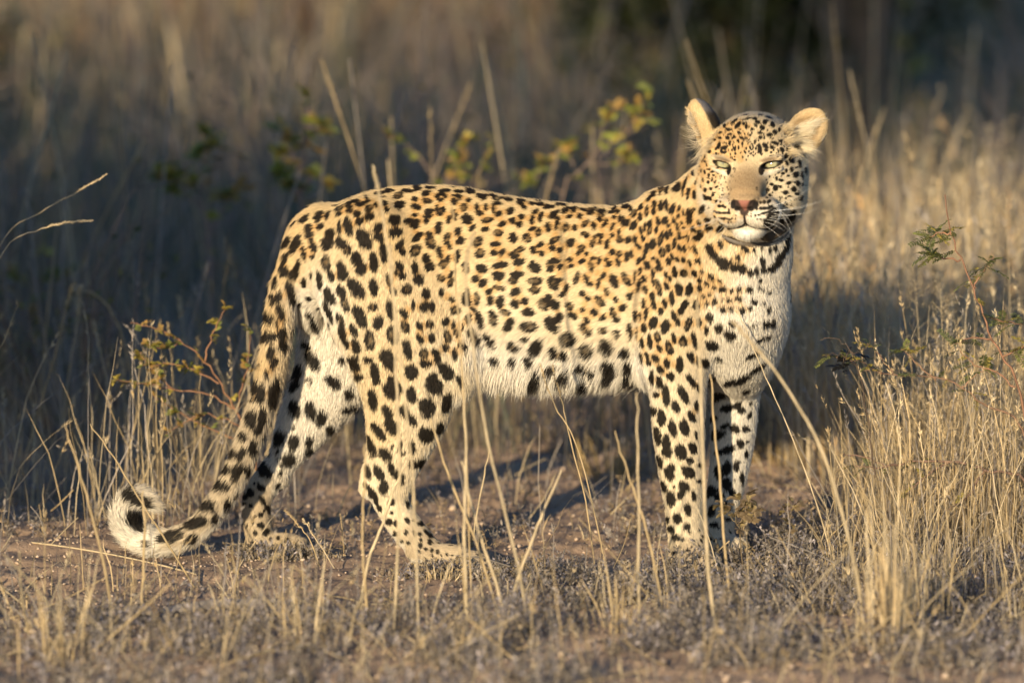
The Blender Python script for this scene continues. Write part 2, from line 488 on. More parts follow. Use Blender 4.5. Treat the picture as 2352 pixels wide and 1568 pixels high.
# ears: cupped plates
def ear(c, long, wide, rl, rw, depth):
    long = nrm(long); wide = np.asarray(wide, float); wide = nrm(wide - long * (wide @ long)); n = np.cross(long, wide)
    c = np.asarray(c, float)
    n = n if n @ EARDIR > 0 else -n
    apply(ell_fn(c, (rl, rw, depth), (long, wide, n)), .010, hair=long, length=.005)
    apply(ell_fn(c + n * depth * 1.3, (rl * .93, rw * .90, depth * 1.0), (long, wide, n)), .003, 'cut')
    return c, n
EARDIR = np.array([.35, -.95, .1])
EAR_R = ear(P(1855, 299, -.165), P(1894, 252, -.17) - P(1826, 336, -.15), (.8, -.3, -.5), .044, .034, .018)
EARDIR = np.array([-.99, -.02, .0])
EAR_L = ear(P(1618, 288, -.150), P(1596, 232, -.15) - P(1640, 345, -.15), (.16, -.95, .15), .050, .034, .026)
SDF += np.float32(0.0005)
print('sdf', time.time() - T0)

# ---- skin mesh from the field (one vertex per crossed cell)
def surface_nets():
    S = SDF < 0
    c = [S[:-1, :-1, :-1], S[1:, :-1, :-1], S[:-1, 1:, :-1], S[1:, 1:, :-1], S[:-1, :-1, 1:], S[1:, :-1, 1:], S[:-1, 1:, 1:], S[1:, 1:, 1:]]
    a = c[0].copy(); o = c[0].copy()
    for q in c[1:]:
        a &= q; o |= q
    act = o & ~a
    I, J, K = np.nonzero(act)
    idx = np.full(act.shape, -1, np.int32); idx[I, J, K] = np.arange(len(I))
    acc = np.zeros((len(I), 3)); cnt = np.zeros(len(I))
    off = [(0, 0, 0), (1, 0, 0), (0, 1, 0), (1, 1, 0), (0, 0, 1), (1, 0, 1), (0, 1, 1), (1, 1, 1)]
    val = [SDF[I + q[0], J + q[1], K + q[2]] for q in off]
    pos = [np.stack([GX[I + q[0]], GY[J + q[1]], GZ[K + q[2]]], 1) for q in off]
    for e0, e1 in ((0, 1), (2, 3), (4, 5), (6, 7), (0, 2), (1, 3), (4, 6), (5, 7), (0, 4), (1, 5), (2, 6), (3, 7)):
        m = (val[e0] < 0) != (val[e1] < 0)
        t = val[e0] / np.where(m, val[e0] - val[e1], 1)
        p = pos[e0] + (pos[e1] - pos[e0]) * t[:, None]
        acc[m] += p[m]; cnt[m] += 1
    V = acc / cnt[:, None]
    quads = []
    for ax in range(3):
        sh = [slice(None)] * 3; sh2 = [slice(None)] * 3
        sh[ax] = slice(0, -1); sh2[ax] = slice(1, None)
        A = S[tuple(sh)]; B = S[tuple(sh2)]
        i, j, k = np.nonzero(A != B)
        ij = [i, j, k]
        u, v = [q for q in range(3) if q != ax]
        ok = (ij[u] > 0) & (ij[v] > 0) & (ij[u] < S.shape[u] - 1) & (ij[v] < S.shape[v] - 1)
        ij = [q[ok] for q in ij]
        def cell(du, dv):
            w = [q.copy() for q in ij]; w[u] += du; w[v] += dv
            return idx[w[0], w[1], w[2]]
        q = np.stack([cell(-1, -1), cell(0, -1), cell(0, 0), cell(-1, 0)], 1)
        flip = A[tuple(ij)] if ax != 1 else ~A[tuple(ij)]
        q[~flip] = q[~flip][:, ::-1]
        quads.append(q)
    return V, np.concatenate(quads)
V, Q = surface_nets()
Q = Q[(Q >= 0).all(1)]
TRI = np.concatenate([Q[:, [0, 1, 2]], Q[:, [0, 2, 3]]])
def vnormals(V, TRI):
    fn = np.cross(V[TRI[:, 1]] - V[TRI[:, 0]], V[TRI[:, 2]] - V[TRI[:, 0]])
    n = np.zeros_like(V)
    for k in range(3):
        for d in range(3):
            n[:, d] += np.bincount(TRI[:, k], fn[:, d], len(V))
    return n / np.maximum(np.linalg.norm(n, axis=1, keepdims=True), 1e-12), np.linalg.norm(fn, axis=1) / 2
VN, TA = vnormals(V, TRI)
if (VN * (V - V.mean(0))).sum() < 0:
    Q = Q[:, ::-1]; TRI = TRI[:, ::-1]; VN = -VN
# keep the largest connected piece only is not needed: the volumes overlap
print('skin', len(V), len(Q), time.time() - T0)

# ---- hair direction and length over the skin
VD = np.zeros_like(V); VL = np.zeros(len(V)); VW = np.zeros(len(V))
for f, lo, hi, hd, ln in PRIMS:
    m = np.all((V > lo - .05) & (V < hi + .05), axis=1)
    p = V[m]
    w = np.exp(-np.abs(f(p[:, 0], p[:, 1], p[:, 2])) / .006) + 1e-9
    VD[m] += w[:, None] * hd; VL[m] += w * ln; VW[m] += w
VL /= np.maximum(VW, 1e-12)
VD -= VN * (VD * VN).sum(1, keepdims=True)
VD /= np.maximum(np.linalg.norm(VD, axis=1, keepdims=True), 1e-9)
head_d = (V - HO) @ np.stack([HR, HU, HF], 1)          # head coordinates of every skin point
# ------------------------------------------------------------------ coat: spots read off the animal, each laid on the skin as a blob of its own
# tiles: origin and scale of a detail view in the 4096 wide photograph; entries x,y,long,short,angle (tens of view units)
SPOTS = {
 (1050, 680, .2551): """90,53,8,3,20 88,73,9,5,-60 104,71,7,4,-60 119,60,5,4,-50 121,68,5,3.5,-40 136,54,6,5,-40 137,62,6,4.5,-35 139,38,6,3,-25 120,43,6,2,-30
 150,51,4,5,0 158,43,8,2.5,-20 165,46,3,5 157,53,7,3,-25 160,32,12,2.5,-12 167,60,6,5,-30 168,73,7,6,-30 148,69,6,5,-40 152,80,7,5,-55 135,88,14,6,70 91,89,7,4,-35 72,92,8,5,-60 74,101,7,5,-40
 66,77,9,4,-45 51,117,15,5,-65 57,117,8,3,-60 37,113,11,5,-60 77,110,4,4 81,121,8,5,60 79,136,4,3.5,-50 65,130,12,3.5,80 103,113,12,8,-75 107,97,7,6 121,90,10,3,85 124,114,10,8,45 133,124,10,6,75
 160,108,16,10,62 182,90,8,6,-60 183,105,8,6,10 191,52,5,4 194,62,4,4 178,55,4,3,80 180,38,6,4,70 198,33,6,6,60 213,41,9,4.5,-35 215,55,8,6 207,78,9,8 209,97,10,7,-20 222,24,5,4,-30 230,33,6,3,10
 200,20,8,2,-10 228,18,6,2 229,80,4,8,80 238,88,6,4 215,117,9,5,-60 219,127,7,5,45 190,130,15,5.5,80 148,140,12,7.5,70 174,143,13,6,85 100,145,12,6,80 36,138,8,4,-70 22,143,10,5,-55""",
 (1050, 1050, .2551): """34,12,10,6,70 54,12,15,5,-75 49,19,8,6,-30 20,31,8,4,-80 7,36,14,5,-65 16,56,9,4,80 26,53,8,4,-75 44,46,14,6,85 47,60,7,5,90 66,30,8,3.5,85 28,76,11,5,70 32,88,5,3,70 7,85,10,6,80 23,97,6,2.5,80
 31,112,10,6,85 6,115,10,7 32,130,8,6,85 13,141,11,5,-75 18,153,6,5 90,27,14,4,85 108,20,8,5,80 124,8,10,6,70 126,19,8,8 155,10,9,7,-45 175,5,9,6,85 105,52,13,7,65 124,45,10,6,60 130,64,13,5,70 103,75,17,4,68
 147,40,17,9,50 174,38,13,6,80 198,28,10,4,80 205,45,7,5,60 226,42,8,7,-40 215,5,8,5,60 213,15,6,7,70 219,21,6,5 173,69,7,6 201,73,14,6.5,78 153,84,18,8,68 182,93,11,7,-70 222,80,9,4.5,60 224,100,9,6,70 204,113,13,8.5,75
 168,122,14,7,85 122,89,10,5,65 126,110,14,5,75 131,125,9,4,70 143,106,9,5,65 147,130,12,6,75 227,135,15,6,80 141,150,8,5 125,152,6,5 80,95,15,4,62 68,130,8,5,40 75,147,10,6,40 165,151,8,4""",
 (1650, 700, .2551): """8,18,6,5,45 0,26,3,2 29,17,6,6,40 42,16,5,3.5 22,29,7,4,-20 23,41,7,4 47,29,6,4,10 39,34,4,4,70 44,40,5,3 52,34,3,3 62,18,5,7,60 76,16,6,4,-30 73,34,6,4,30 66,42,5,5 64,33,3,2 4,38,5,4 6,50,8,4,20 91,25,8,5,30
 88,40,4,3 111,34,7,5,10 108,18,14,4,25 127,33,7,3,10 81,51,6,5,-50 101,52,3.5,7 106,60,5,4 115,51,3,5 133,45,7,3 127,52,3,7 135,61,6,4,-20 154,56,7,5,-40 147,38,8,3.5,20 157,34,5,3 145,33,4,2 175,34,5,3 187,35,6,3,-20
 169,44,5,4 175,51,5,3,30 187,45,4,3 201,46,6,4,-10 214,42,7,2.5,10 211,51,5,3 230,46,5,4 165,28,10,3,20 200,32,16,3,8 222,35,10,2.5,5
 4,63,5,2.5,-10 4,75,7,5,-20 25,59,8,5,-40 22,69,4,7 28,64,4,3 39,54,4,5 48,54,4,5 43,61,5,3 66,63,8,4,80 57,70,6,4,-80 86,69,9,7,20 118,71,9,4,-10 115,85,6,3.5 94,83,6,3.5,-40 141,77,6,3.5,-30 135,91,7,5,10
 157,72,5,5 168,78,6,4,-10 171,66,5,4 188,70,7,3.5,-80 193,58,5,3,-30 202,66,8,3.5,-70 222,62,9,4,-40 228,68,4,3 213,82,7,4,80 228,75,8,2.5,-75 225,84,4,2.5,-60
 41,83,10,5,-75 27,93,6,5,80 29,106,9,7,60 8,97,10,5,-40 5,118,10,7,-45 55,99,9,5,-70 58,110,6,3,65 72,88,7,4.5,-75 76,103,8,5,-35 103,104,9,6,-50 106,123,8,6,-50 71,126,10,4,-80 131,108,8,4 128,122,6,4 141,121,6,4,-60
 158,99,8,6,-80 180,99,7,6,60 189,85,6,3,-20 198,90,7,4,-70 168,117,8,4,-15 160,126,5,8,-80 168,136,9,5,-10 223,102,10,4,-35 220,115,5,4 231,118,5,4 190,118,6,5,60 201,109,6,4,-30 203,123,5,4,20
 43,121,9,4.5,80 48,140,7,6,45 56,131,6,3.5,-80 22,131,7,6,60 27,144,7,7,40 4,145,10,5,80 84,144,8,5,70 110,146,9,6,20 138,141,11,5,-10 136,155,9,4 192,144,10,8,20 165,155,9,5 219,136,7,4,-10 216,147,5,5 230,145,4,4""",
 (2200, 650, .2551): """15,65,5,4 27,62,5,3.5,10 43,65,6,5 52,62,5,4 66,65,8,4 1,62,3,3 25,75,8,4.5,-30 38,77,5,2.5,-30 51,74,5,2.5,-10 31,85,6,3,-20 47,84,5,4,-40 5,81,8,4,-35 12,88,3.5,3 10,97,6,3,-80 83,67,4,5 93,67,6,4,-60
 68,74,8,4,-40 64,79,6,4 102,72,7,4,-45 107,77,4,4 120,70,7,4,-10 128,72,4,5 143,70,6,3.5,-60 80,83,7,5,-50 79,90,5,4 101,86,4,3.5 110,88,7,3,-75 116,92,9,3.5,-85 122,95,7,4,-70 132,80,8,4.5,-60 132,98,9,4.5,-65
 142,85,7,3.5,-80 152,76,9,3.5,-85 163,76,6,4,-80 164,65,6,3.5,-80 174,68,9,4,-85 183,66,9,4,85 192,73,10,4.5,-65 203,72,6,2.5,-75 175,42,10,4,-75 184,42,8,4,-80 163,49,6,4,-60 156,56,6,3,-50 190,23,5,2.5,-45 202,22,8,5,-40
 199,40,8,6,-20 203,34,5,4,60 213,32,9,2.5,-70 209,45,9,2,-85 217,49,9,2.5,-80 228,51,7,3,-85 226,18,6,3,60 230,32,4,2,-70 219,86,11,4,85 210,79,6,2,80 26,102,7,5,-80 39,103,6,4,-80 56,96,8,4,-50 69,99,7,4,70 88,93,6,3,-80
 85,99,5,3,-40 98,101,8,3,-60 56,113,7,5,40 79,115,6,4,30 68,125,10,4,-75 79,125,4,4 98,114,5,3,-60 108,110,6,3,-75 110,121,6,6 123,121,7,5,-60 90,128,9,3.5,-80 134,121,9,3.5,85 140,132,6,3.5,60 143,106,7,3,80 146,118,6,3,80
 149,102,8,2.5,-85 157,96,7,4,-80 156,107,8,3.5,-80 170,91,7,3.5,80 181,91,6,6 194,91,6,3,80 202,84,4,3,-60 207,94,3,3 167,105,7,3,-75 186,99,4,2.5 200,101,7,3,75 211,101,4,2 174,119,12,4,-75 183,114,7,4,85 190,110,7,3,75
 203,115,6,3.5,80 210,116,5,2 217,116,7,2.5,75 226,105,6,4,60 230,118,6,4,-60 8,121,9,4,-30 5,134,6,4 16,137,6,4,-20 33,126,8,6,-70 50,134,8,5,-50 45,142,5,3,-60 58,143,4,3,-60 98,140,6,4,-70 109,143,5,6 121,147,9,4,-80
 128,143,8,3,80 151,135,11,4,-75 161,128,9,6,-75 176,141,8,5,80 186,134,7,4,85 195,126,10,3,-80 203,133,6,3.5,70 211,134,6,3,80 220,133,5,2 228,137,8,3,70 148,147,7,2.5,-80 192,147,6,3,70""",
 (1650, 1080, .2551): """10,14,8,7 45,12,6,5,60 60,7,6,3,-60 61,19,7,4,-75 46,34,4,6 21,37,7,7 19,57,7,8,40 31,56,4,8 1,55,3,7 62,46,4,5,-60 67,62,7,6 84,42,12,5,-75 87,50,6,5,70 101,45,10,4,85 99,13,5,6,60 111,20,7,5,-40 135,9,9,6,-5
 120,34,5,4,-50 136,27,9,3.5,15 122,48,5,7 138,50,9,6,-80 164,8,9,5,-15 158,15,7,6,-40 162,34,8,5,-25 161,52,7,6,50 177,48,5,6,60 193,17,10,6 192,31,8,5 221,20,10,5,50 231,15,6,3,-30 213,42,5,5 207,53,9,8,30 224,54,5,7,70
 88,75,4.5,7 97,62,7,3,30 105,78,12,5.5,75 127,75,12,5.5,75 147,66,8,4,20 152,85,12,6,-60 182,66,9,6,10 183,88,12,7,5 218,85,13,7,55 229,75,6,6 27,84,6,6 52,80,7,5,-75 64,86,6,3,-80 69,98,5,6 79,88,5,2,90 11,87,7,4,60
 30,106,7,4.5,80 12,107,8,4,60 54,104,9,5,75 52,120,6,5,45 75,116,5,4,80 82,120,7,3.5,80 97,105,14,6,55 122,108,13,5,50 160,118,9,6,40 195,120,14,8,-55 222,129,9,5,60 18,130,7,6,60 18,146,6,6,80 36,129,6,5,50 39,140,6,5,-50
 66,131,9,4,80 130,143,7,3,-60 182,143,8,6,50 27,146,5,3,-70""",
 (2200, 1030, .2551): """7,6,9,5,-10 3,16,5,5 16,14,4,5,60 31,3,5,4 33,13,6,3,-20 50,6,4,6,60 65,12,7,4,75 68,1,5,3 66,19,4,3,70 78,5,7,3,-80 93,10,6,4,-20 89,4,5,3,80 107,7,7,3,75 140,5,7,3.5,-65 153,12,7,5,70 162,1,4,3 171,10,9,3,75
 171,17,6,5 186,6,7,4,80 200,3,5,3,60 209,4,5,3,80 219,9,6,2.5,75 233,5,6,4 42,32,10,4,-70 58,34,9,4,70 65,41,4,3,60 84,28,6,4,-60 76,41,9,3,-80 101,37,11,6,70 119,33,10,5,75 125,40,5,3,80 133,31,10,2.5,-85 142,20,6,3,-80
 148,33,6,4,60 162,24,7,3,85 162,38,7,3,85 139,44,9,3.5,-80 149,51,7,4,75 171,47,13,4,75 182,27,6,3,70 188,33,5,3,80 183,44,7,4,70 196,23,8,4,85 210,24,6,6,-30 226,25,5,4,50 202,49,10,6,80 218,50,10,5,-75 234,35,4,3 234,47,5,3
 6,40,12,7,60 14,35,6,4,-20 27,47,7,4,-70 20,57,6,4,-40 51,56,5,5,45 60,64,5,4,45 89,54,7,4,75 79,68,10,5,50 104,66,4,5 125,61,6,4,70 129,56,5,2,-70 114,79,7,5,-45 6,73,9,7,50 31,76,6,6,-50 36,91,8,5,30 51,81,4,4 70,85,7,5,60
 83,94,6,4,-40 99,86,9,4,75 104,97,6,5 147,72,8,3,85 161,61,8,4,85 163,75,7,4,80 180,71,7,4,70 174,84,7,4,-75 191,64,11,4,85 209,77,13,5,-60 229,74,8,5,80 134,90,9,3,85 142,93,7,2,85 151,88,10,3,-85 162,102,10,6,-70 181,108,10,7,-80
 194,91,8,4,75 200,101,7,4,70 217,103,11,5,-70 234,100,8,4,85 15,93,7,5,-15 4,103,12,7,70 58,98,7,4,60 52,108,6,5 61,117,7,5,30 84,114,7,5,20 105,118,7,4,50 126,115,12,4,80 137,115,9,1.5,90 148,110,8,4,80 169,124,8,5,75
 172,141,7,4,60 194,126,9,3.5,80 187,141,11,5,75 209,131,9,6,80 226,128,12,4,75 29,127,12,10,30 58,144,12,9,60 89,138,12,9,55 119,148,9,7,30 8,146,9,6,60 22,152,8,6,50 145,133,9,3,85 157,131,12,4,88 152,152,5,3,60 144,153,6,2,85
 165,155,5,3 220,152,6,4,-50""",
 (1750, 1300, .3614): """107,59,5,6,60 124,49,4,7,60 138,56,7,4,-20 138,69,5,5 63,39,4,5,-60 83,40,4,5 100,40,6,4,50 24,59,5,3,80 158,45,5,3,-30 163,48,3,3 170,50,5,3,60 191,46,9,6,50 162,62,6,4,30 165,71,5,4 187,57,6,4 200,68,8,3,10
 212,45,6,4,60 217,61,6,2.5,10 209,58,4,3""",
 (2700, 850, .3508): """40,17,4,3 52,17,5,3,-40 65,32,9,4,35 52,36,5,3,60 40,40,5,5,80 44,47,9,4,45 55,57,9,6,35 68,62,5,5,20 77,64,5,5 86,68,4,4 93,66,5,2.5,85 72,51,4,2.5,85 64,54,2,2 100,56,6,3,80 78,39,3,3 82,43,3,2.5 90,43,3,1.5,90
 99,41,2,2 108,43,4,2,85 114,40,4,2.5,80 102,65,5,4,-20 110,63,5,4,-30 116,58,5,4,-40 120,50,8,4,-60 126,40,8,3,-65 128,30,8,2.5,-75 131,6,7,4,-60 31,67,3,2.5,60 42,73,5,2.5,60 51,77,3,2.5 28,77,3,2,80 37,81,4,2.5,70
 45,85,3,2.5,50 28,86,4,2.5,75 55,87,4,4,30 65,89,2.5,2.5 73,87,3,3 85,87,4,3.5 97,77,2.5,2.5 96,85,2,2 100,88,2.5,2 107,90,3,2 40,93,2.5,2 32,95,3,2 46,101,4,3,85 37,104,3,3 55,99,2,2 62,99,3,2 72,98,4,3.5 90,101,4,3,30
 101,104,3,2 55,110,4,4,30 64,109,3.5,2.5 77,111,4,3.5,40 85,108,3,2.5 106,110,4,2,-60 40,119,5,4,75 50,131,5,5 36,134,5,2.5,80 65,126,5,3,40 63,139,7,5,30 42,151,7,5,20 104,127,5,4,-50 88,128,5,2,-20 102,142,9,2.5,-25
 111,126,5,3,-70""",
 (1380, 1400, .3189): """54,12,13,8,65 13,18,7,5,50 17,32,6,4,40 30,13,5,3 38,30,13,5,80 59,36,6,5 60,49,11,10 83,27,9,7,70 83,56,10,5.5,85 109,36,9,6,-60 112,45,11,8,35 127,26,12,7,60 103,71,12,9,80 127,65,13,5,-75 35,62,13,5,80 54,77,9,5,55
 58,93,12,7,65 75,76,8,5,60 83,86,9,4,50 38,96,7,4,40 45,105,8,5,50 33,120,13,4,75 51,130,9,6,50 69,120,7,2.5,-80 84,121,8,4,80 73,129,3,2 86,142,6,5 95,141,7,4,-50 102,105,9,9,30 118,97,8,4,-70 106,130,7,4,-60 60,120,3,2,-70
 144,38,5,3,80""",
 (1400, 1850, .287): """25,12,10,4,80 41,14,11,6,65 58,7,9,4,80 69,19,11,5,65 47,34,9,6,-85 24,33,7,3,40 31,43,7,5,50 36,52,6,3,75 27,58,5,3,50 41,63,5,3,70 37,71,2.5,2 54,82,5,4 64,84,4,3.5,60 58,70,3,2 80,80,5,3,60 63,99,4,3,-20 78,97,3,3.5
 53,93,2.5,2 90,98,4,2,80 97,99,3,2.5 99,84,4,3,20 88,80,2,2 106,97,5,2,50 112,101,4,2.5,50 111,110,4,3,50 98,115,4,2.5,85 81,111,3,2 72,109,2.5,2 124,106,5,2,40 112,94,3,1.5,50 114,122,2.5,2.5 122,124,3,2.5,85 127,129,2,1,85
 135,128,2.5,1.5,85 142,129,2,1 57,55,5,5 80,57,6,2,90 89,30,6,3,-75""",
 (2550, 1400, .287): """6,12,7,1.5,75 14,8,5,2.5,70 16,17,4,3,60 25,11,6,4,60 41,18,6,4,75 32,26,6,4,50 59,20,11,4.5,-85 46,2,4,4 74,9,7,4,60 85,16,8,3,85 95,18,5,6 113,11,5,3,20 20,38,9,3,85 31,44,8,4,85 46,36,5,6 75,42,10,4,60 84,52,6,2,80
 26,60,5,4,60 40,63,15,4.5,85 64,61,12,5,60 54,78,8,5,75 82,78,7,3,85 22,84,7,4.5,60 35,89,9,3.5,65 33,96,9,5,80 75,92,8,4,60 49,108,11,5,80 65,107,11,6,80 20,105,8,1.5,70 28,119,12,4,80 81,118,6,2,80 40,129,12,5,-85 41,141,7,7
 60,141,10,7,75 77,136,8,5,70 73,153,5,4 101,37,8,7 160,6,10,3,-20 168,24,12,3,-30 145,40,15,4,-25 128,44,10,4,-20 152,55,6,4,-30 115,62,12,5,-25 140,75,6,4,-45 125,80,9,5,-20 145,83,6,4,-10 156,90,5,3,-70 157,73,3,2,-70
 135,109,7,5,20 122,105,6,3,-20 151,109,5,4 110,118,7,8,60 143,130,5,6 126,138,10,5,-20 113,142,6,4 151,144,6,2,-80 105,95,6,4,-30 139,155,4,2 153,127,3,2""",
 (2550, 1800, .3189): """28,13,8,3,75 43,22,6,4,80 40,29,8,5,60 66,13,3,3 64,27,9,6,50 80,18,5,2.5 33,44,8,3,65 46,45,1.5,1.5 58,45,7,5,50 55,54,7,4,-60 42,60,9,5,85 70,56,6,2.5,85 63,73,7,4,80 82,72,6,2,80 50,85,6,5,50 38,86,5,2.5,85 41,98,4,3.5,40
 62,95,4,4 48,109,5,4 80,38,5,2 53,121,2,1.5 50,136,2,1.5 46,128,3,2 56,138,2.5,2 84,107,4,2 90,111,4,2.5 102,28,9,5,80 112,22,8,5,-80 124,20,7,3,85 112,42,8,5,-80 131,35,8,2.5,85 119,53,6,4,60 91,52,8,5,-60 102,57,7,4 108,66,5,4
 93,76,8,4,-70 90,25,6,4 112,86,5,2 96,93,5,3 122,36,1.5,1.5 136,4,5,2,85""",
 (950, 1400, .3189): """26,19,8,5,85 25,3,4,2,85 46,13,6,3,-60 44,20,4,2.5,85 37,30,6,2.5,85 22,45,10,4,85 29,54,11,4.5,-85 20,62,4,2 44,50,9,4,-80 49,45,11,2.5,-88 44,64,9,4,-80 11,64,9,3,-80 17,84,8,6,-70 18,94,5,4 31,84,11,4,-85 26,98,6,4,-80
 7,107,6,4,60 19,119,8,4,-75 5,130,9,4,-65 20,127,5,3 3,148,8,4 12,151,4,3 94,12,13,6,60 74,28,9,5,-70 71,44,8,4,-60 90,37,5,3,30 120,39,11,6,40 140,53,7,5,-60 72,73,10,6,70 92,75,11,6,75 105,85,9,6,-60 136,72,6,4,-20 147,70,7,4,20
 71,96,3,2,-60 117,99,5,5 52,110,9,6,-80 71,115,9,6,-65 90,114,7,4,-60 109,113,5,3,-60 91,126,6,4,-30 51,127,3,2,-60 50,136,2,1.5 64,137,9,7,-20 31,147,8,6,70""",
 (400, 1800, .3614): """146,3,6,4,-50 139,21,6,4,-40 152,24,10,4,-60 164,22,3,4 131,39,6,5,-40 139,39,4,3 118,61,7,5,-30 141,60,6,3,-70 105,80,13,5,-25 127,76,6,3,-60 102,98,6,4,-30 87,112,5,3,-60 78,95,13,5,-15 40,78,11,7,55 36,53,12,6,25 50,57,6,4,45
 50,103,5,3 180,20,8,5,80 166,47,4,4 178,41,5,3,50 171,37,1.5,1.5 160,51,3,3 167,61,2,2 160,59,2,2 180,55,5,2.5,60 186,65,5,2,70 178,71,3,2.5 172,73,1.5,1 178,83,4,3 169,80,1.5,1.5 184,90,4,3,-50 172,91,2.5,2,60 189,98,1.5,2
 197,97,2,2 197,105,2,1.5 207,100,2,3 157,68,14,4,85 160,92,10,2,85""",
 (2720, 380, .2551): """89,22,5,1.5,-10 104,22,3.5,3 113,24,6,2,10 122,21,4,3 137,27,7,2,10 146,32,4,2,10 93,27,4,1.5,-10 77,33,4,2,-45 85,35,7,2,-40 101,33,5,2,-20 106,38,5,1.5,-15 126,33,3.5,2 139,37,6,2.5,10 117,38,4,2 153,39,3,2,20 163,38,5,2,60
 72,40,4,2,-60 85,42,6,2,-35 91,48,6,3,-50 70,49,3.5,2.5,80 77,55,4.5,2,-10 133,43,3.5,3.5 121,43,3.5,2.5 145,47,4.5,3,80 119,49,2.5,2 100,46,2,3 129,52,4,3,40 104,50,2,4 113,54,2,2.5 126,60,4,2 126,67,3,2.5 148,59,4,3,50
 140,63,4,3,-30 78,62,4,1.5,-15 64,60,3,1.5,-30 63,68,2.5,2 75,68,3,2.5,-30 85,67,3,2 55,71,2.5,1.5 47,74,3,2,-60 93,60,2,3,-60 97,68,2,4,-60 104,68,1.5,3,-60 110,64,2,2 91,72,2,2 118,73,2,2 78,76,2,3 98,77,1.5,3 155,55,2,3
 61,80,5,2.5,-60 71,83,4,3,-70 66,85,5,2,-65 57,84,3,1.5,-60 125,85,7,3,80 134,80,5,3,50 149,76,6,2.5,15 157,73,3,2 144,82,3,3 135,87,3,2 160,86,4,3,60 171,85,3,4,60 181,83,4,4 46,89,3,2.5 86,85,2,3 92,83,1.5,2.5 87,92,1.5,2
 79,93,1,2 82,99,1,2 86,102,2,1.5 111,92,1.5,2,60 107,96,1,1.5 104,102,1,1.5 103,91,1,2 69,90,2,4,80 57,92,2,1.5 143,90,2,1.5 110,83,1.5,2.5 119,84,1.5,2 166,96,3,3.5,60 174,102,5,3.5,60 192,98,4,2,70 180,96,1.5,2 167,107,4,2,75
 186,108,6,2.5,80 181,114,2,1.5 174,117,4,2.5,80 166,119,3,2,85 200,111,4,2,75 181,125,4,4 195,120,6,2,80 161,123,3,2 190,127,6,2.5,80 169,127,2.5,1.5 154,121,2,2 147,119,2,1 201,133,4,2,80 170,138,4,2.5,-20 184,139,4,3,80
 178,148,4,3.5 191,140,3,2,80 198,142,6,2.5,-80 165,153,4,3 151,131,2,3 159,134,3,2 143,140,3,2 149,146,4,4 157,144,2,2 140,128,1.5,1.5 135,133,1,1 137,149,3,3 183,155,4,2 155,108,3,1.5 40,98,4,1.5,-70 37,104,3,1.5,-75 41,105,2,1.5
 29,105,2.5,1.5 33,112,2,1.5 43,110,3,1,85 45,117,3,1 35,119,3,1.5,-70 40,121,3.5,1.5,80 31,125,2,1,-60 46,126,3,1.5,-85 52,120,4,1.5,-20 58,120,4,1.5,45 63,120,3,2,45 53,126,2,1.5 37,133,3.5,1.5,85 45,137,2,2.5 26,138,3,1.5,-70
 51,133,3,1.5,-70 55,137,1.5,2 40,149,3.5,2.5,80 34,143,3,1,85 49,147,2.5,2,40 58,144,3,1.5,-30 55,153,2,1 62,147,1,1 22,122,4,3,60 10,135,9,2,-70 15,152,6,2,-80 23,153,4,2,-75 1,125,4,4 120,146,1.5,1.5 120,149,1.5,1""",
 (2750, 600, .236): """54,95,2,2 60,95,2,2 64,97,1.5,1.5 50,87,2,2 56,89,1,1 70,102,1.5,2 53,106,5,1.5,10 62,107,4,1.5 69,107,3,1.5 60,116,6,1.5,5 70,117,5,1 76,116,1.5,1 82,111,1,1 81,116,1,1 69,122,1.5,1 74,122,1,1 134,81,2,2 124,89,2,2
 130,88,2,2.5 138,87,3,2,-30 118,100,1.5,1.5 124,99,2,2 130,99,3.5,2 140,97,5,2,-25 115,111,1.5,1.5 121,110,2,1 130,107,5,1.5,-15 140,104,5,1.5,-15 118,117,1.5,1 108,108,1,1 104,112,1,1 108,112,1,1 124,117,1.5,1 38,82,4,2,30
 31,80,4,2.5,50 44,76,2,2 26,100,6,3,-60 12,100,3,2 4,107,6,4,80 3,118,6,3,80 35,116,4,3 20,123,4,2,60 11,134,5,2.5,60 36,131,5,4,40 22,140,5,4,60 17,148,5,4 55,133,4,3 192,81,4,2,-50 172,78,3,1 139,77,2,2
 145,112,11,6,-55 137,124,7,4,-30 176,110,8,3,-65 158,120,6,3,70 60,127,6,3,15 46,113,3,1.5,0 46,104,3,1,0"""}  # right mouth-corner blob: black lip patch with shadow and collar painted in
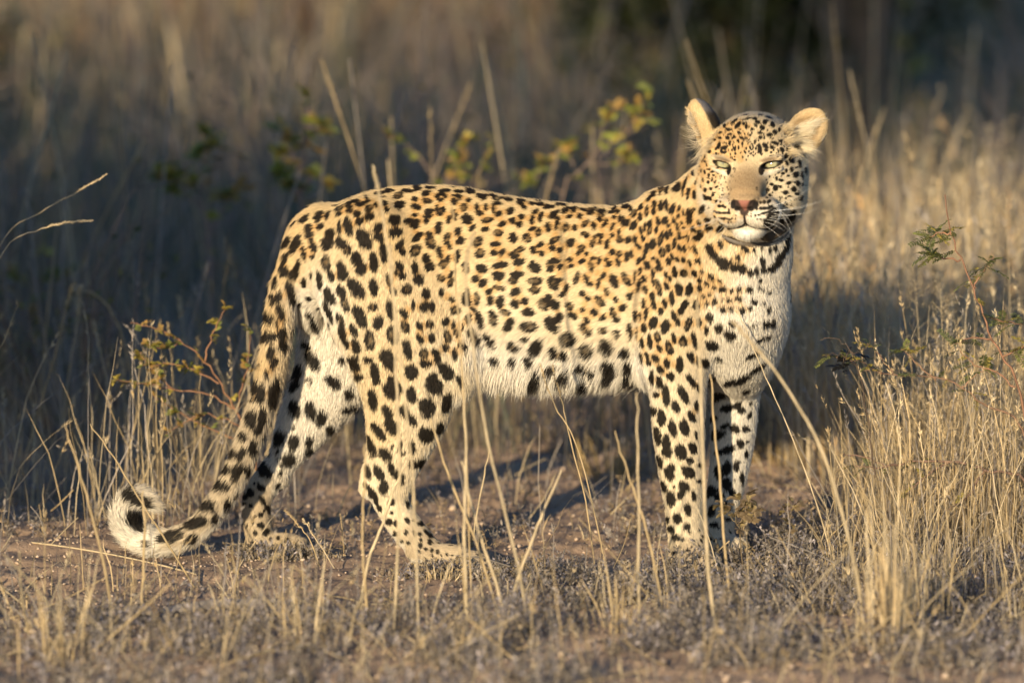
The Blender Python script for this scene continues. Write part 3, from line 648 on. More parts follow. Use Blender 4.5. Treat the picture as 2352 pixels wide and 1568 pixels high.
# base coat: picture points with the fur colour there (t tawny, l light tawny, c cream, w white, b brown muzzle)
COATC = {'t': (.62, .445, .225), 'l': (.69, .53, .31), 'c': (.74, .61, .41), 'w': (.77, .70, .58), 'b': (.40, .28, .15), 'f': (.46, .36, .235), 'g': (.52, .42, .285)}
COAT = {
 't': "780,480 900,450 1000,470 1100,480 1250,500 1400,510 1450,560 1520,480 1560,450 1600,480 900,540 1000,560 1150,560 1300,570 1400,610 1540,540 1600,560 650,620 625,720 600,850 1640,320 1620,360 700,520 1880,270 1600,250 1850,330 1860,260 1600,300",
 'l': "800,590 850,690 950,680 1100,640 1250,660 1350,700 1450,690 1540,690 1600,690 900,840 880,920 1000,740 1650,560 1540,810 870,1000 1580,780 1640,640 1740,290 1700,300 1780,300 1740,335 1690,335 1870,310 1660,345 1770,345 1725,370 1690,380 1610,420",
 'c': "1150,720 1300,760 1420,770 1560,900 1560,1000 1560,1100 1570,1200 960,950 930,1050 900,1150 1060,880 1690,580 1030,800 1830,420 1800,460 1840,380 1640,490 1668,408 1766,404 850,1100 1600,850 1640,470 1780,420",
 'w': "1100,825 1200,845 1300,850 1400,850 1460,840 1720,660 1740,760 1700,720 720,760 760,850 700,950 660,1020 1710,950 1700,1050 262,1160 290,1235 330,1262 1660,830 640,1000 700,700 800,900 1690,505 1740,505 1715,535 1640,440 1622,460 1660,480 1780,490 1750,620 1770,680 1660,700 1780,600 1760,820 1700,860 290,1120 740,700",
 'g': "540,1060 500,1130 470,1170 440,1212 400,1240 580,970 610,880",  # greyer tan: the tail's shaded side is put into the coat colour
 'f': "600,1240 660,1255 1000,1268 1060,1272 1100,1280 575,1180 1590,1280 1560,1285 980,1255 690,1258",
 'b': "1690,400 1722,398 1685,445 1738,445 1672,430 1748,425 1705,410 1700,440 1725,430 1690,425 1715,450"}

bvh = BVHTree.FromPolygons(V.tolist(), TRI.tolist())
def cast(px, py):
    d = FWD + np.array([1.0, 0, 0]) * (px - 1176) / (PXM * DIST) + UPV * (784 - py) / (PXM * DIST)
    d = nrm(d)
    loc, n, i, dist = bvh.ray_cast(Vector(CAM), Vector(d))
    if loc is None: return None
    return np.array(loc), VN[TRI[i]].mean(0), d

spots = []            # centre, normal, tangent frame inverse (2x3), size
for (ox, oy, sc), txt in SPOTS.items():
    for w in txt.split():
        q = [float(v) for v in w.split(',')]
        x, y, a = q[:3]; b = q[3] if len(q) > 3 else a; ang = math.radians(q[4] if len(q) > 4 else 0)
        k = 10 * sc / 1.7415
        px, py = ox / 1.7415 + x * k, oy / 1.7415 + y * k
        h = cast(px, py)
        if h is None: continue
        p, n, d = h
        n = nrm(n)
        m = k / PXM
        X = np.array([1.0, 0, 0]); Dn = -UPV
        e1 = (X * math.cos(ang) + Dn * math.sin(ang)) * a * m
        e2 = (-X * math.sin(ang) + Dn * math.cos(ang)) * b * m
        dn = min(d @ n, -.45)
        w1 = e1 - d * (e1 @ n) / dn; w2 = e2 - d * (e2 @ n) / dn
        w1 -= n * (w1 @ n); w2 -= n * (w2 @ n)
        fs_ = {600: 1.25, 380: 1.0, 850: .95, 650: .88, 1030: .93, 700: .99, 1080: 1.02, 680: 1.0}.get(oy, 1.0)
        w1 *= 1.17 * fs_; w2 *= 1.22 * fs_
        if p[0] < -.395 and py > 560: w1 *= 1.06; w2 *= 1.08
        spots.append((p, n, w1, w2, math.sqrt(a * b) * m))
n_seen = len(spots)
frng = np.random.default_rng(55)
for px in range(780, 1470, 30):             # spine spots; their dark row also stands for unlit fur along the crest
    py = 370
    while cast(px, py) is None and py < 520: py += 1.5
    h = cast(px + frng.uniform(-4, 4), py + frng.uniform(2, 12))
    if h is None: continue
    p, n = h[0], nrm(h[1]); t1 = nrm(np.array([-1, 0, 0]) + n * n[0]); t2 = np.cross(n, t1)
    a, b = frng.uniform(.008, .013), frng.uniform(.008, .014)
    spots.append((p + t2 * frng.uniform(-.004, .004), n, t1 * a, t2 * b, math.sqrt(a * b)))
for i in range(420):                       # fine flecks between the face spots
    if i % 2: px, py = frng.uniform(1625, 1690), frng.uniform(385, 480)
    else: px, py = frng.uniform(1755, 1850), frng.uniform(385, 480)
    if i > 150: px, py = frng.uniform(1645, 1808), frng.uniform(256, 362)
    h = cast(px, py)
    if h is None: continue
    p, n = h[0], nrm(h[1]); t2 = nrm(np.cross(n, HU + frng.normal(size=3) * .35)); t1 = np.cross(n, t2)
    if min(np.linalg.norm(q_[0] - p) for q_ in spots) < .0036: continue
    a, b = frng.uniform(.0016, .0034), frng.uniform(.0010, .0019)
    spots.append((p, n, t1 * a, t2 * b, math.sqrt(a * b)))
for x0, x1, y0, y1, k in ((955, 1105, 1215, 1292, 34), (565, 690, 1170, 1266, 26), (1535, 1640, 1215, 1295, 26), (1630, 1690, 1180, 1262, 14)):
    for i in range(k):                     # small spots running out over the feet
        h = cast(frng.uniform(x0, x1), frng.uniform(y0, y1))
        if h is None: continue
        p, n = h[0], nrm(h[1]); t1 = nrm(np.cross(n, (frng.normal() * .4, 1, frng.normal() * .4))); t2 = np.cross(n, t1)
        if min(np.linalg.norm(q_[0] - p) for q_ in spots) < .009: continue
        a, b = frng.uniform(.003, .005), frng.uniform(.002, .0035)
        spots.append((p, n, t1 * a, t2 * b, math.sqrt(a * b)))
# the sides the picture does not show carry the same kind of spots
vis = np.array([(VN[i] @ (CAM - V[i]) > 0) for i in range(0, len(V), 40)])
cand = np.arange(0, len(V), 40)
cand = rng.permutation(cand)
cen = np.array([s[0] for s in spots])
def hidden(i):
    if V[i][2] < .05: return False
    d = CAM - V[i]; L = np.linalg.norm(d); d = d / L
    if VN[i] @ d < .03: return True
    h = bvh.ray_cast(Vector(V[i] + VN[i] * .004), Vector(d))
    return h[0] is not None
extra = []
for i in cand:
    if not hidden(i): continue
    p = V[i]
    hd = head_d[i]
    if min(np.linalg.norm(p - EAR_R[0]), np.linalg.norm(p - EAR_L[0])) < .07: continue
    if hd[2] > .02 and abs(hd[0]) < .1 and abs(hd[1]) < .14: continue
    gap = .026 if p[2] > .3 else .022
    if (np.linalg.norm(cen - p, axis=1) < gap * .9).any(): continue
    if extra and (np.linalg.norm(np.array([e[0] for e in extra]) - p, axis=1) < gap).any(): continue
    n = VN[i]; t1 = nrm(VD[i]) if np.linalg.norm(VD[i]) > .1 else nrm(np.cross(n, (0, 0, 1))); t2 = np.cross(n, t1)
    a = rng.uniform(.007, .012); b = rng.uniform(.005, .008)
    extra.append((p, n, t1 * a, t2 * b, math.sqrt(a * b)))
for i in rng.permutation(np.arange(0, len(V), 25)):
    p = V[i]
    if hidden(i) or p[0] > .22 or p[2] < .12 or (p[2] < .42 and p[0] > -.42): continue
    gap = .024 if p[0] > -.42 else .019
    if (np.linalg.norm(cen - p, axis=1) < gap).any() or (np.linalg.norm(np.array([e[0] for e in extra]) - p, axis=1) < gap).any(): continue
    n = VN[i]; t1 = nrm(VD[i] + rng.normal(size=3) * .3); t1 = nrm(t1 - n * (t1 @ n)); t2 = np.cross(n, t1)
    a = rng.uniform(.0065, .0095); b = rng.uniform(.0042, .0062)
    extra.append((p, n, t1 * a, t2 * b, math.sqrt(a * b)))
spots += extra
print('spots', n_seen, len(spots), time.time() - T0)
# warm centres between neighbouring blobs of one rosette
warm = []
brk_w = np.random.default_rng(91).random(len(spots))
for i in range(n_seen):
    if brk_w[i] < .4 and spots[i][4] > .0062: warm.append((spots[i][0], .007))
    for j in range(i + 1, n_seen):
        d = np.linalg.norm(spots[i][0] - spots[j][0])
        if .008 < d < .024 and spots[i][0][0] < .42 and spots[i][0][2] > .30:
            warm.append(((spots[i][0] + spots[j][0]) / 2, .011))
cpts = []
for k, txt in COAT.items():
    for w in txt.split():
        px, py = [float(v) for v in w.split(',')]
        h = cast(px, py)
        if h is not None: cpts.append((h[0], COATC[k]))
cp = np.array([c[0] for c in cpts]); cc = np.array([c[1] for c in cpts])

def coat_colour(p, n, blobs=True):
    """fur colour at skin points p with normals n"""
    out = np.zeros((len(p), 3))
    for s in range(0, len(p), 60000):
        q = p[s:s + 60000]
        d2 = ((q[:, None, :] - cp[None]) ** 2).sum(2) + 3e-4
        w = d2 ** -1.7
        out[s:s + 60000] = (w @ cc) / w.sum(1, keepdims=True)
    hd = (p - HO) @ np.stack([HR, HU, HF], 1)
    inhead = (np.linalg.norm(hd / np.array([.13, .16, .20]), axis=1) < 1)
    under = smooth(-.25, -.65, n[:, 2]) * ~inhead
    out += (np.array(COATC['w']) - out) * under[:, None] * .8
    no = hnoise(p, 45, 3) * .5 + hnoise(p, 160, 4) * .5
    out *= (1 + .07 * no + inhead * .13 * hnoise(p, 240, 8))[:, None]
    order = np.argsort(p[:, 0]); xs = p[order, 0]
    wm = np.zeros(len(p))
    for c, r in warm:
        i0, i1 = np.searchsorted(xs, (c[0] - r, c[0] + r))
        k = order[i0:i1]
        d = np.linalg.norm(p[k] - c, axis=1)
        wm[k] = np.maximum(wm[k], smooth(r, r * .3, d))
    out += (out * np.array([.86, .68, .46]) - out) * (wm * .8)[:, None]
    if blobs:
        mk = np.zeros(len(p))
        nz = hnoise(p, 70, 5) * .13 + hnoise(p, 170, 6) * .10
        brk = np.random.default_rng(91).random(len(spots))
        for si, (c, nn, w1, w2, sz) in enumerate(spots):
            G_ = np.array([[w1 @ w1, w1 @ w2], [w1 @ w2, w2 @ w2]])
            det = G_[0, 0] * G_[1, 1] - G_[0, 1] ** 2
            if det < 1e-16: continue
            R = 1.5 * math.sqrt(max(G_[0, 0], G_[1, 1]))
            i0, i1 = np.searchsorted(xs, (c[0] - R, c[0] + R))
            k = order[i0:i1]
            e = p[k] - c
            near = (np.abs(e[:, 1]) < R + .004) & (np.abs(e[:, 2]) < R + .004)
            k = k[near]; e = e[near]
            if len(k) == 0: continue
            a = e @ w1; b = e @ w2
            u = (a * G_[1, 1] - b * G_[0, 1]) / det; v = (b * G_[0, 0] - a * G_[0, 1]) / det
            h = np.abs(e @ nn) / (.7 * R + .006)
            r = np.sqrt(u * u + v * v + h ** 4) + nz[k] * min(1, sz / .006)
            soft = .16 if sz < .0032 else .10 + .0005 / max(sz, .001)
            m_ = smooth(1 + soft, 1 - soft, r)
            if brk[si] < .3 and sz > .0062 and c[2] > .40 and -.35 < c[0] < .32:      # rosette: the blob opens to a tawny heart
                m_ = m_ * (1 - .28 * smooth(.55, .10, r + nz[k] * 1.2 + (u * math.cos(si) + v * math.sin(si)) * .35))
            mk[k] = np.maximum(mk[k], m_)
        dark = np.array([.0085, .0065, .0050]) * (1 + .5 * no[:, None])
        out += (dark - out) * (mk * .985)[:, None]
    return out, hd, inhead

def face_marks(col, hd, n):
    """bare and dark skin of the face: nose leather, lips, eye rims, ear backs"""
    r, u, f = hd[:, 0], hd[:, 1], hd[:, 2]
    bare = np.zeros(len(hd))
    # eye rims
    for (er, eu), ef, s in zip(EYES, EYE_F, (-1, 1)):
        x = (r - er) * .976 + (u - eu) * .215 * s; y = (u - eu) * .976 - (r - er) * .215 * s
        near = np.abs(f - ef) < .03
        q = np.sqrt(((x - s * .001) / .0196) ** 2 + (y / np.where(y > 0, .0080, .0066)) ** 2)
        m = smooth(1.12, .95, q) * near
        inner = np.sqrt(((x + s * .0165) / .0046) ** 2 + ((y + .0055) / .0090) ** 2)     # tear mark
        m = np.maximum(m, smooth(1.1, .8, inner) * near)
        up = np.sqrt((x / .019) ** 2 + ((y - .0105) / .0035) ** 2)                      # smoky upper lid
        col += (np.array([.16, .10, .055]) - col) * (smooth(1.2, .5, up) * near * .8)[:, None]
        col += (np.array([.012, .010, .009]) - col) * m[:, None]
        pale = np.sqrt((x / .021) ** 2 + ((y + .0130) / .0040) ** 2)
        col += (np.array([.74, .66, .52]) - col) * (smooth(1.2, .6, pale) * near * (1 - m) * .85)[:, None]
        bare = np.maximum(bare, smooth(1.15, 1.0, q) * near)
    bx_ = np.abs(r - .005) / np.interp(u, [-.035, -.01, .02, .04], [.036, .032, .022, .012])
    bm_ = smooth(1.35, .35, bx_) * smooth(.040, .0, u) * smooth(-.040, -.030, u) * (f > .075)
    col += (np.array([.33, .22, .115]) - col) * (bm_ * .62 * (1 + .35 * hnoise(hd, 130, 31)))[:, None]
    # nose leather: wide on top, narrowing to the lip
    x = r - .008; y = u + .0395
    half = np.interp(y, [-.022, -.012, -.003, .006, .010], [.0045, .008, .016, .0235, .019])
    nose = smooth(1.08, .94, np.abs(x) / half) * (f > .128) * (y > -.018) * smooth(.0108, .0092, y)
    pink = smooth(1.15, .7, np.abs(x - .001) / np.maximum(.0098 * (1 - (.007 - y) / .021), .001)) * smooth(-.013, -.006, y)
    nc = np.array([.055, .036, .028]) + (np.array([.30, .125, .09]) - np.array([.055, .036, .028])) * pink[:, None]
    col += (nc - col) * nose[:, None]
    for s in (-1, 1):                                        # nostril commas
        q = np.sqrt(((x - s * .0205) / .0052) ** 2 + ((y - .0005) / .0085) ** 2)
        q2 = np.sqrt(((x - s * .0130) / .006) ** 2 + ((y + .006) / .005) ** 2)
        m = np.maximum(smooth(1.15, .8, q), smooth(1.15, .8, q2)) * (f > .118)
        col += (np.array([.014, .010, .008]) - col) * m[:, None]
    phil = smooth(.0034, .0018, np.abs(x)) * (u < -.055) * (u > -.0765) * (f > .125)
    col += (np.array([.035, .022, .018]) - col) * phil[:, None]
    # lips: a dark line, heavy at the corner on the picture's right
    lip = np.interp(np.abs(x), [0, .006, .020, .040, .056], [-.0745, -.0785, -.0850, -.0910, -.0945])
    w = .0020 + smooth(.02, .05, x) * .008
    m = smooth(1.3, .7, np.abs(u - lip) / w) * (f > .07) * (np.abs(x) < .058)
    col += (np.array([.014, .011, .009]) - col) * m[:, None]
    bare = np.maximum(bare, nose)
    chin = smooth(.030, .012, np.hypot(x * .9, (u + .095) * 1.6)) * (f > .08) * smooth(-.085, -.089, u)
    col += (np.array([.74, .70, .62]) - col) * (chin * .7)[:, None]
    return col, bare

def ear_marks(col, p, n):
    for (c, nn), back in ((EAR_R, 1), (EAR_L, 1)):
        d = np.linalg.norm(p - c, axis=1)
        side = n @ nn
        m = smooth(.066, .058, d) * smooth(-.05, -.35, side) * ((p - c) @ HU > -.028)
        inn = smooth(.046, .020, d) * smooth(.1, .5, side)
        col += (np.array([.30, .20, .11]) - col) * (inn * .75)[:, None]
        tip = smooth(.02, .035, (p - c) @ HU)
        dark = np.array([.012, .010, .010])[None] + tip[:, None] * np.array([.10, .10, .11])
        col += (dark - col) * (m * .95)[:, None]
    return col

VC, vhd, vin = coat_colour(V, VN)
VC, bare = face_marks(VC, vhd, VN)
VC = ear_marks(VC, V, VN)
bare *= vin
print('coat', time.time() - T0)

skin = mat_attr('leopard_skin', .75, .15, 0, .06, 400)
leopard = empty('leopard', (0, 0, 0))
tag(leopard, 'spotted leopard standing side-on in dry grass, its head turned to the viewer', 'leopard')
body = mesh_obj('body', V, Q, skin, leopard, VC * .9, True)
m_nose = skin

# ---- fur: strands combed along the coat, each one the colour of its spot
fur_m = bpy.data.materials.new('leopard_fur'); fur_m.use_nodes = True
N, L, b = nt(fur_m)
a = N.new('ShaderNodeAttribute'); a.attribute_name = 'col'
nn_ = N.new('ShaderNodeAttribute'); nn_.attribute_name = 'nrm'
L.new(a.outputs['Color'], b.inputs['Base Color'])
b.inputs['Roughness'].default_value = .55
b.inputs['Specular IOR Level'].default_value = .12
geo = N.new('ShaderNodeNewGeometry')
vm = N.new('ShaderNodeMix'); vm.data_type = 'VECTOR'; vm.inputs[0].default_value = .6
L.new(geo.outputs['Normal'], vm.inputs[4]); L.new(nn_.outputs['Vector'], vm.inputs[5])
L.new(vm.outputs[1], b.inputs['Normal'])

def hair_object(name, pts, rad, col, nrm_, parent, mat):
    """pts: strands x points x 3"""
    n, k, _ = pts.shape
    cu = bpy.data.hair_curves.new(name)
    cu.add_curves([k] * n)
    cu.attributes['position'].data.foreach_set('vector', pts.astype(np.float32).ravel())
    ra = cu.attributes.get('radius') or cu.attributes.new('radius', 'FLOAT', 'POINT')
    ra.data.foreach_set('value', rad.astype(np.float32).ravel())
    ca = cu.attributes.new('col', 'FLOAT_COLOR', 'CURVE')
    c4 = np.ones((n, 4), np.float32); c4[:, :3] = col
    ca.data.foreach_set('color', c4.ravel())
    na = cu.attributes.new('nrm', 'FLOAT_VECTOR', 'CURVE')
    na.data.foreach_set('vector', nrm_.astype(np.float32).ravel())
    cu.materials.append(mat)
    o = bpy.data.objects.new(name, cu)
    COL.objects.link(o)
    if parent: o.parent = parent
    return o

NH = 640000
tc_ = V[TRI].mean(1)
tn_ = VN[TRI].mean(1)
face_w = np.where((tn_ * (CAM - tc_)).sum(1) > -1.0, 1.0, .35)
thd = (tc_ - HO) @ np.stack([HR, HU, HF], 1)
th = np.linalg.norm(thd / np.array([.12, .13, .17]), axis=1) < 1
w = TA * face_w * np.where(th, 3.2, 1.0)
tl_len = VL[TRI].mean(1)
w *= np.clip(.012 / np.maximum(tl_len, .004), .7, 1.8)
pick = rng.choice(len(TRI), NH, p=w / w.sum())
bc = rng.dirichlet((1, 1, 1), NH)
def bary(A): return (A[TRI[pick]] * bc[:, :, None]).sum(1) if A.ndim == 2 else (A[TRI[pick]] * bc).sum(1)
root = bary(V); rn = bary(VN); rn /= np.linalg.norm(rn, axis=1, keepdims=True)
rd = bary(VD); ln = bary(VL) * rng.uniform(.65, 1.2, NH); rb = bary(bare)
hdr = (root - HO) @ np.stack([HR, HU, HF], 1)
inh = np.linalg.norm(hdr / np.array([.12, .13, .17]), axis=1) < 1
# long belly fringe and soft inner thighs
belly = smooth(-.1, -.6, rn[:, 2]) * (root[:, 2] > .25) * (root[:, 0] > -.30) * (root[:, 0] < .33) * (~inh)
ln *= np.where(inh & (hdr[:, 2] > .02), .62, 1.0)
ln += belly * .010
bz = P(1200, 800, 0)[2]
low = smooth(bz + .09, bz - .05, root[:, 2]) * (root[:, 0] > -.10) * (root[:, 0] < .24) * (root[:, 2] > .25) * (~inh)
ln += low * .008
rd = rd + (np.array([-.1, 0, -1.0]) - rd) * (np.maximum(belly, low) * .75)[:, None]
# fur on the face streams away from the nose
fd = root - (HO + HR * .007 + HU * -.03 + HF * .17)
rd = np.where(inh[:, None] & (hdr[:, 2:3] > -.02), fd, rd)
rd = rd - rn * (rd * rn).sum(1, keepdims=True)
rd /= np.maximum(np.linalg.norm(rd, axis=1, keepdims=True), 1e-6)
clump = np.stack([hnoise(root, 40, 11), hnoise(root, 40, 12), hnoise(root, 40, 13)], 1)
rd += clump * .06 + rng.normal(size=rd.shape) * .16
rd /= np.linalg.norm(rd, axis=1, keepdims=True)
keep = (rb < .35) & (rng.random(NH) > rb)
lift = rng.uniform(.20, .45, NH) + .18 * inh
sample = root + rd * (ln * .45)[:, None]
hc, hh, hin = coat_colour(sample, rn)
hc, _ = face_marks(hc, hh, rn)
hc = ear_marks(hc, sample, rn)
hc *= rng.uniform(.72, 1.2, NH)[:, None]
ts = np.array([-.06, .3, .65, 1.0])
pts = np.zeros((NH, 4, 3))
droop = np.array([0, 0, -1.0])
for k, t in enumerate(ts):
    pts[:, k] = root + (rd * t + rn * (lift * (t - .42 * t * t))[:, None]) * ln[:, None] + droop * (ln * .10 * t * t)[:, None]
wid = np.where(inh, .00019, .00033) * rng.uniform(.8, 1.25, NH)
rad = wid[:, None] * np.array([1.0, 1.0, .75, .12])[None]
hair_object('fur', pts[keep], rad[keep], hc[keep], rn[keep], leopard, fur_m)
print('fur', keep.sum(), time.time() - T0)

# ---- eyes
eye_m = bpy.data.materials.new('leopard_eye'); eye_m.use_nodes = True
N, L, b = nt(eye_m)
tc = N.new('ShaderNodeTexCoord'); sx = N.new('ShaderNodeSeparateXYZ'); L.new(tc.outputs['Object'], sx.inputs[0])
vl = N.new('ShaderNodeVectorMath'); vl.operation = 'LENGTH'
cx = N.new('ShaderNodeCombineXYZ'); L.new(sx.outputs[0], cx.inputs[0]); L.new(sx.outputs[1], cx.inputs[1]); L.new(cx.outputs[0], vl.inputs[0])
rmp = N.new('ShaderNodeValToRGB'); L.new(vl.outputs['Value'], rmp.inputs[0])
e = rmp.color_ramp.elements
e[0].position = .0; e[0].color = (.02, .016, .01, 1)
e[1].position = 1; e[1].color = (.03, .02, .012, 1)
for ps, c in ((.0010, (.02, .016, .01, 1)), (.0014, (.30, .28, .15, 1)), (.0085, (.36, .34, .20, 1)), (.0112, (.28, .24, .11, 1)), (.0118, (.03, .02, .012, 1))):
    q = e.new(ps); q.color = c
L.new(rmp.outputs[0], b.inputs['Base Color'])
b.inputs['Roughness'].default_value = .06
b.inputs['Coat Weight'].default_value = .6; b.inputs['Coat Roughness'].default_value = .02
bm = bmesh.new(); bmesh.ops.create_uvsphere(bm, u_segments=40, v_segments=24, radius=.0168)
eme = bpy.data.meshes.new('eye'); bm.to_mesh(eme); bm.free(); eme.materials.append(eye_m)
eme.polygons.foreach_set('use_smooth', np.ones(len(eme.polygons), bool))
gaze = Vector(nrm(HF * 1 + HU * .17 + HR * .02)).to_track_quat('Z', 'Y').to_euler()
for c in EYE_C:
    o = bpy.data.objects.new('eye', eme); o.location = c; o.rotation_euler = gaze; COL.objects.link(o); o.parent = leopard

# ---- whiskers and ear tufts
wm_ = bpy.data.materials.new('whisker'); wm_.use_nodes = True
N, L, b = nt(wm_)
a = N.new('ShaderNodeAttribute'); a.attribute_name = 'col'; L.new(a.outputs['Color'], b.inputs['Base Color'])
b.inputs['Roughness'].default_value = .35
def strands(name, rows, rad0, cols, k=9):
    """rows: start, end, sag vector"""
    t = np.linspace(0, 1, k)[None, :, None]
    A = np.array([r[0] for r in rows])[:, None]; B = np.array([r[1] for r in rows])[:, None]; S = np.array([r[2] for r in rows])[:, None]
    pts = A + (B - A) * t + S * (4 * t * (1 - t))
    rad = np.asarray(rad0)[:, None] * (1 - .85 * t[:, :, 0])
    n = np.tile(-HF, (len(rows), 1))
    return hair_object(name, pts, rad, np.array(cols), n, leopard, wm_)
wh = [((1775, 473), (1868, 427), 4), ((1776, 482), (1895, 458), 7), ((1772, 486), (1886, 461), 2), ((1775, 490), (1880, 478), 8), ((1770, 497), (1830, 491), 1),
      ((1768, 500), (1812, 499), 2), ((1762, 505), (1816, 535), -9), ((1757, 511), (1803, 532), -5), ((1752, 516), (1796, 548), -3), ((1780, 485), (1822, 524), -14),
      ((1783, 478), (1826, 556), -10), ((1655, 500), (1560, 528), 4), ((1652, 506), (1605, 535), -3), ((1650, 498), (1612, 512), 2), ((1662, 512), (1618, 545), -6),
      ((1668, 516), (1632, 560), -6), ((1652, 488), (1606, 486), -2), ((1790, 470), (1830, 452), 2), ((1672, 518), (1645, 566), -5), ((1640, 508), (1560, 533), -2)]
rows = []
for (x0, y0), (x1, y1), s in wh:
    h = cast(x0, y0)
    p0 = h[0] if h is not None else P(x0, y0, -.28)
    q0 = P(x1, y1, p0[1] - .02)
    rows.append((p0, q0, np.array([0, -.006, -s / PXM])))
strands('whiskers', rows, [.00022] * len(rows), [(.80, .77, .70)] * len(rows), 12)
rows = []; rc = []; rr = []
def tuft(a, b, n, spread, sag, col=(.74, .62, .42), rad=.00026):
    a = np.asarray(a, float); b = np.asarray(b, float)
    for i in range(n):
        s = a + rng.normal(size=3) * spread * .8; e_ = b + rng.normal(size=3) * spread
        rows.append((s, e_, np.array(sag) * rng.uniform(.4, 1.3))); rc.append(np.array(col) * rng.uniform(.8, 1.1)); rr.append(rad * rng.uniform(.7, 1.2))
# outer (picture left) ear: long pale hairs blowing out to the left
for (x0, y0), (x1, y1), n in (((1600, 285), (1583, 266), 26), ((1605, 300), (1578, 290), 30), ((1610, 312), (1574, 314), 28), ((1612, 325), (1580, 338), 14), ((1612, 350), (1590, 374), 16), ((1604, 268), (1592, 256), 22)):
    tuft(P(x0, y0, -.165), P(x1, y1, -.175), n, .0065, (0, -.004, -.005))
# right ear: hairs crossing the cup
for (x0, y0), (x1, y1), n in (((1822, 315), (1868, 300), 120), ((1820, 330), (1866, 330), 120), ((1828, 345), (1870, 350), 110), ((1835, 300), (1885, 280), 80), ((1815, 345), (1850, 368), 80), ((1890, 275), (1856, 300), 60)):
    tuft(P(x0, y0, -.176), P(x1, y1, -.192), n, .006, (0, -.006, .004), (.82, .70, .48), .0003)
for (x0, y0), (x1, y1), n in (((1800, 300), (1816, 288), 70), ((1806, 325), (1828, 320), 80), ((1814, 348), (1838, 354), 80), ((1810, 312), (1824, 302), 60), ((1640, 318), (1618, 330), 90), ((1632, 335), (1610, 352), 80)):
    h = cast(x0, y0)
    if h is not None: tuft(h[0], P(x1, y1, h[0][1] - .010), n, .006, (0, -.005, .003), (.66, .52, .31), .00026)
strands('ear_tufts', rows, rr, rc, 6)

# ---- tracking collar: strap round the throat and the dark transmitter under the jaw
strap_m = bpy.data.materials.new('collar_leather'); strap_m.use_nodes = True
N, L, b = nt(strap_m)
tc = N.new('ShaderNodeTexCoord'); no = N.new('ShaderNodeTexNoise'); no.inputs['Scale'].default_value = 90
L.new(tc.outputs['Object'], no.inputs['Vector'])
rmp = N.new('ShaderNodeValToRGB'); L.new(no.outputs['Fac'], rmp.inputs[0])
rmp.color_ramp.elements[0].color = (.030, .020, .012, 1); rmp.color_ramp.elements[1].color = (.085, .060, .035, 1)
L.new(rmp.outputs[0], b.inputs['Base Color']); b.inputs['Roughness'].default_value = .55
collar = empty('tracking_collar', P(1740, 520, -.16))
cinv = Matrix.Translation(-collar.location)
tag(collar, 'brown leather tracking collar with dark transmitter half hidden under the leopard\'s jaw', 'collar')
cc0 = P(1716, 505, -.13); cn = nrm(np.array([.15, -.55, .83]))
c1 = nrm(np.cross(cn, (0, 1, 0))); c2 = np.cross(cn, c1)
vs = []; fs = []
K = 48
for i in range(K):
    an = 2 * math.pi * i / K
    for hh_, rr_ in ((-.014, 0), (.014, 0), (.014, .004), (-.014, .004)):
        vs.append(cc0 + (c1 * math.cos(an) * (.079 + rr_) + c2 * math.sin(an) * (.080 + rr_)) + cn * hh_ - np.array(collar.location))
for i in range(K):
    for j in range(4):
        a0 = i * 4 + j; b0 = i * 4 + (j + 1) % 4; a1 = ((i + 1) % K) * 4 + j; b1 = ((i + 1) % K) * 4 + (j + 1) % 4
        fs.append((a0, b0, b1, a1))
mesh_obj('strap', vs, fs, strap_m, collar)
bm = bmesh.new(); bmesh.ops.create_cube(bm, size=1)
for v in bm.verts: v.co = Vector((v.co.x * .050, v.co.y * .036, v.co.z * .034))
bmesh.ops.bevel(bm, geom=bm.edges[:] , offset=.011, segments=4, affect='EDGES', profile=.6)
me = bpy.data.meshes.new('transmitter_box'); bm.to_mesh(me); bm.free(); me.materials.append(strap_m)
me.polygons.foreach_set('use_smooth', np.ones(len(me.polygons), bool))
o = bpy.data.objects.new('transmitter_box', me)
o.location = Vector(P(1772, 524, -.205)) - collar.location; o.rotation_euler = (.2, math.radians(-28), math.radians(25))
COL.objects.link(o); o.parent = collar
# ------------------------------------------------------------------ vegetation builders
STRAW = np.array([.50, .375, .205]); PALE = np.array([.60, .48, .30]); GREY = np.array([.29, .25, .21]); LILAC = np.array([.265, .235, .235]); RUST = np.array([.26, .13, .06])
class MB:
    def __init__(s): s.v, s.f, s.c, s.n = [], [], [], 0
    def add(s, v, f, c):
        v = np.asarray(v, np.float32); f = np.asarray(f, np.int64)
        if f.shape[1] == 3: f = np.concatenate([f, f[:, 2:3]], 1) if False else f
        c = np.asarray(c, np.float32)
        if c.ndim == 1: c = np.tile(c, (len(v), 1))
        s.v.append(v); s.f.append(f + s.n); s.c.append(c); s.n += len(v)
    def build(s, name, mat, parent=None, sm=False, origin=None):
        v = np.concatenate(s.v)
        if origin is not None: v = v - np.asarray(origin, np.float32)
        f = np.concatenate([np.concatenate([q[:, [0, 1, 2]], q[:, [0, 2, 3]]]) if q.shape[1] == 4 else q for q in s.f])
        o = mesh_obj(name, v, f, mat, parent, np.concatenate(s.c), sm)
        return o

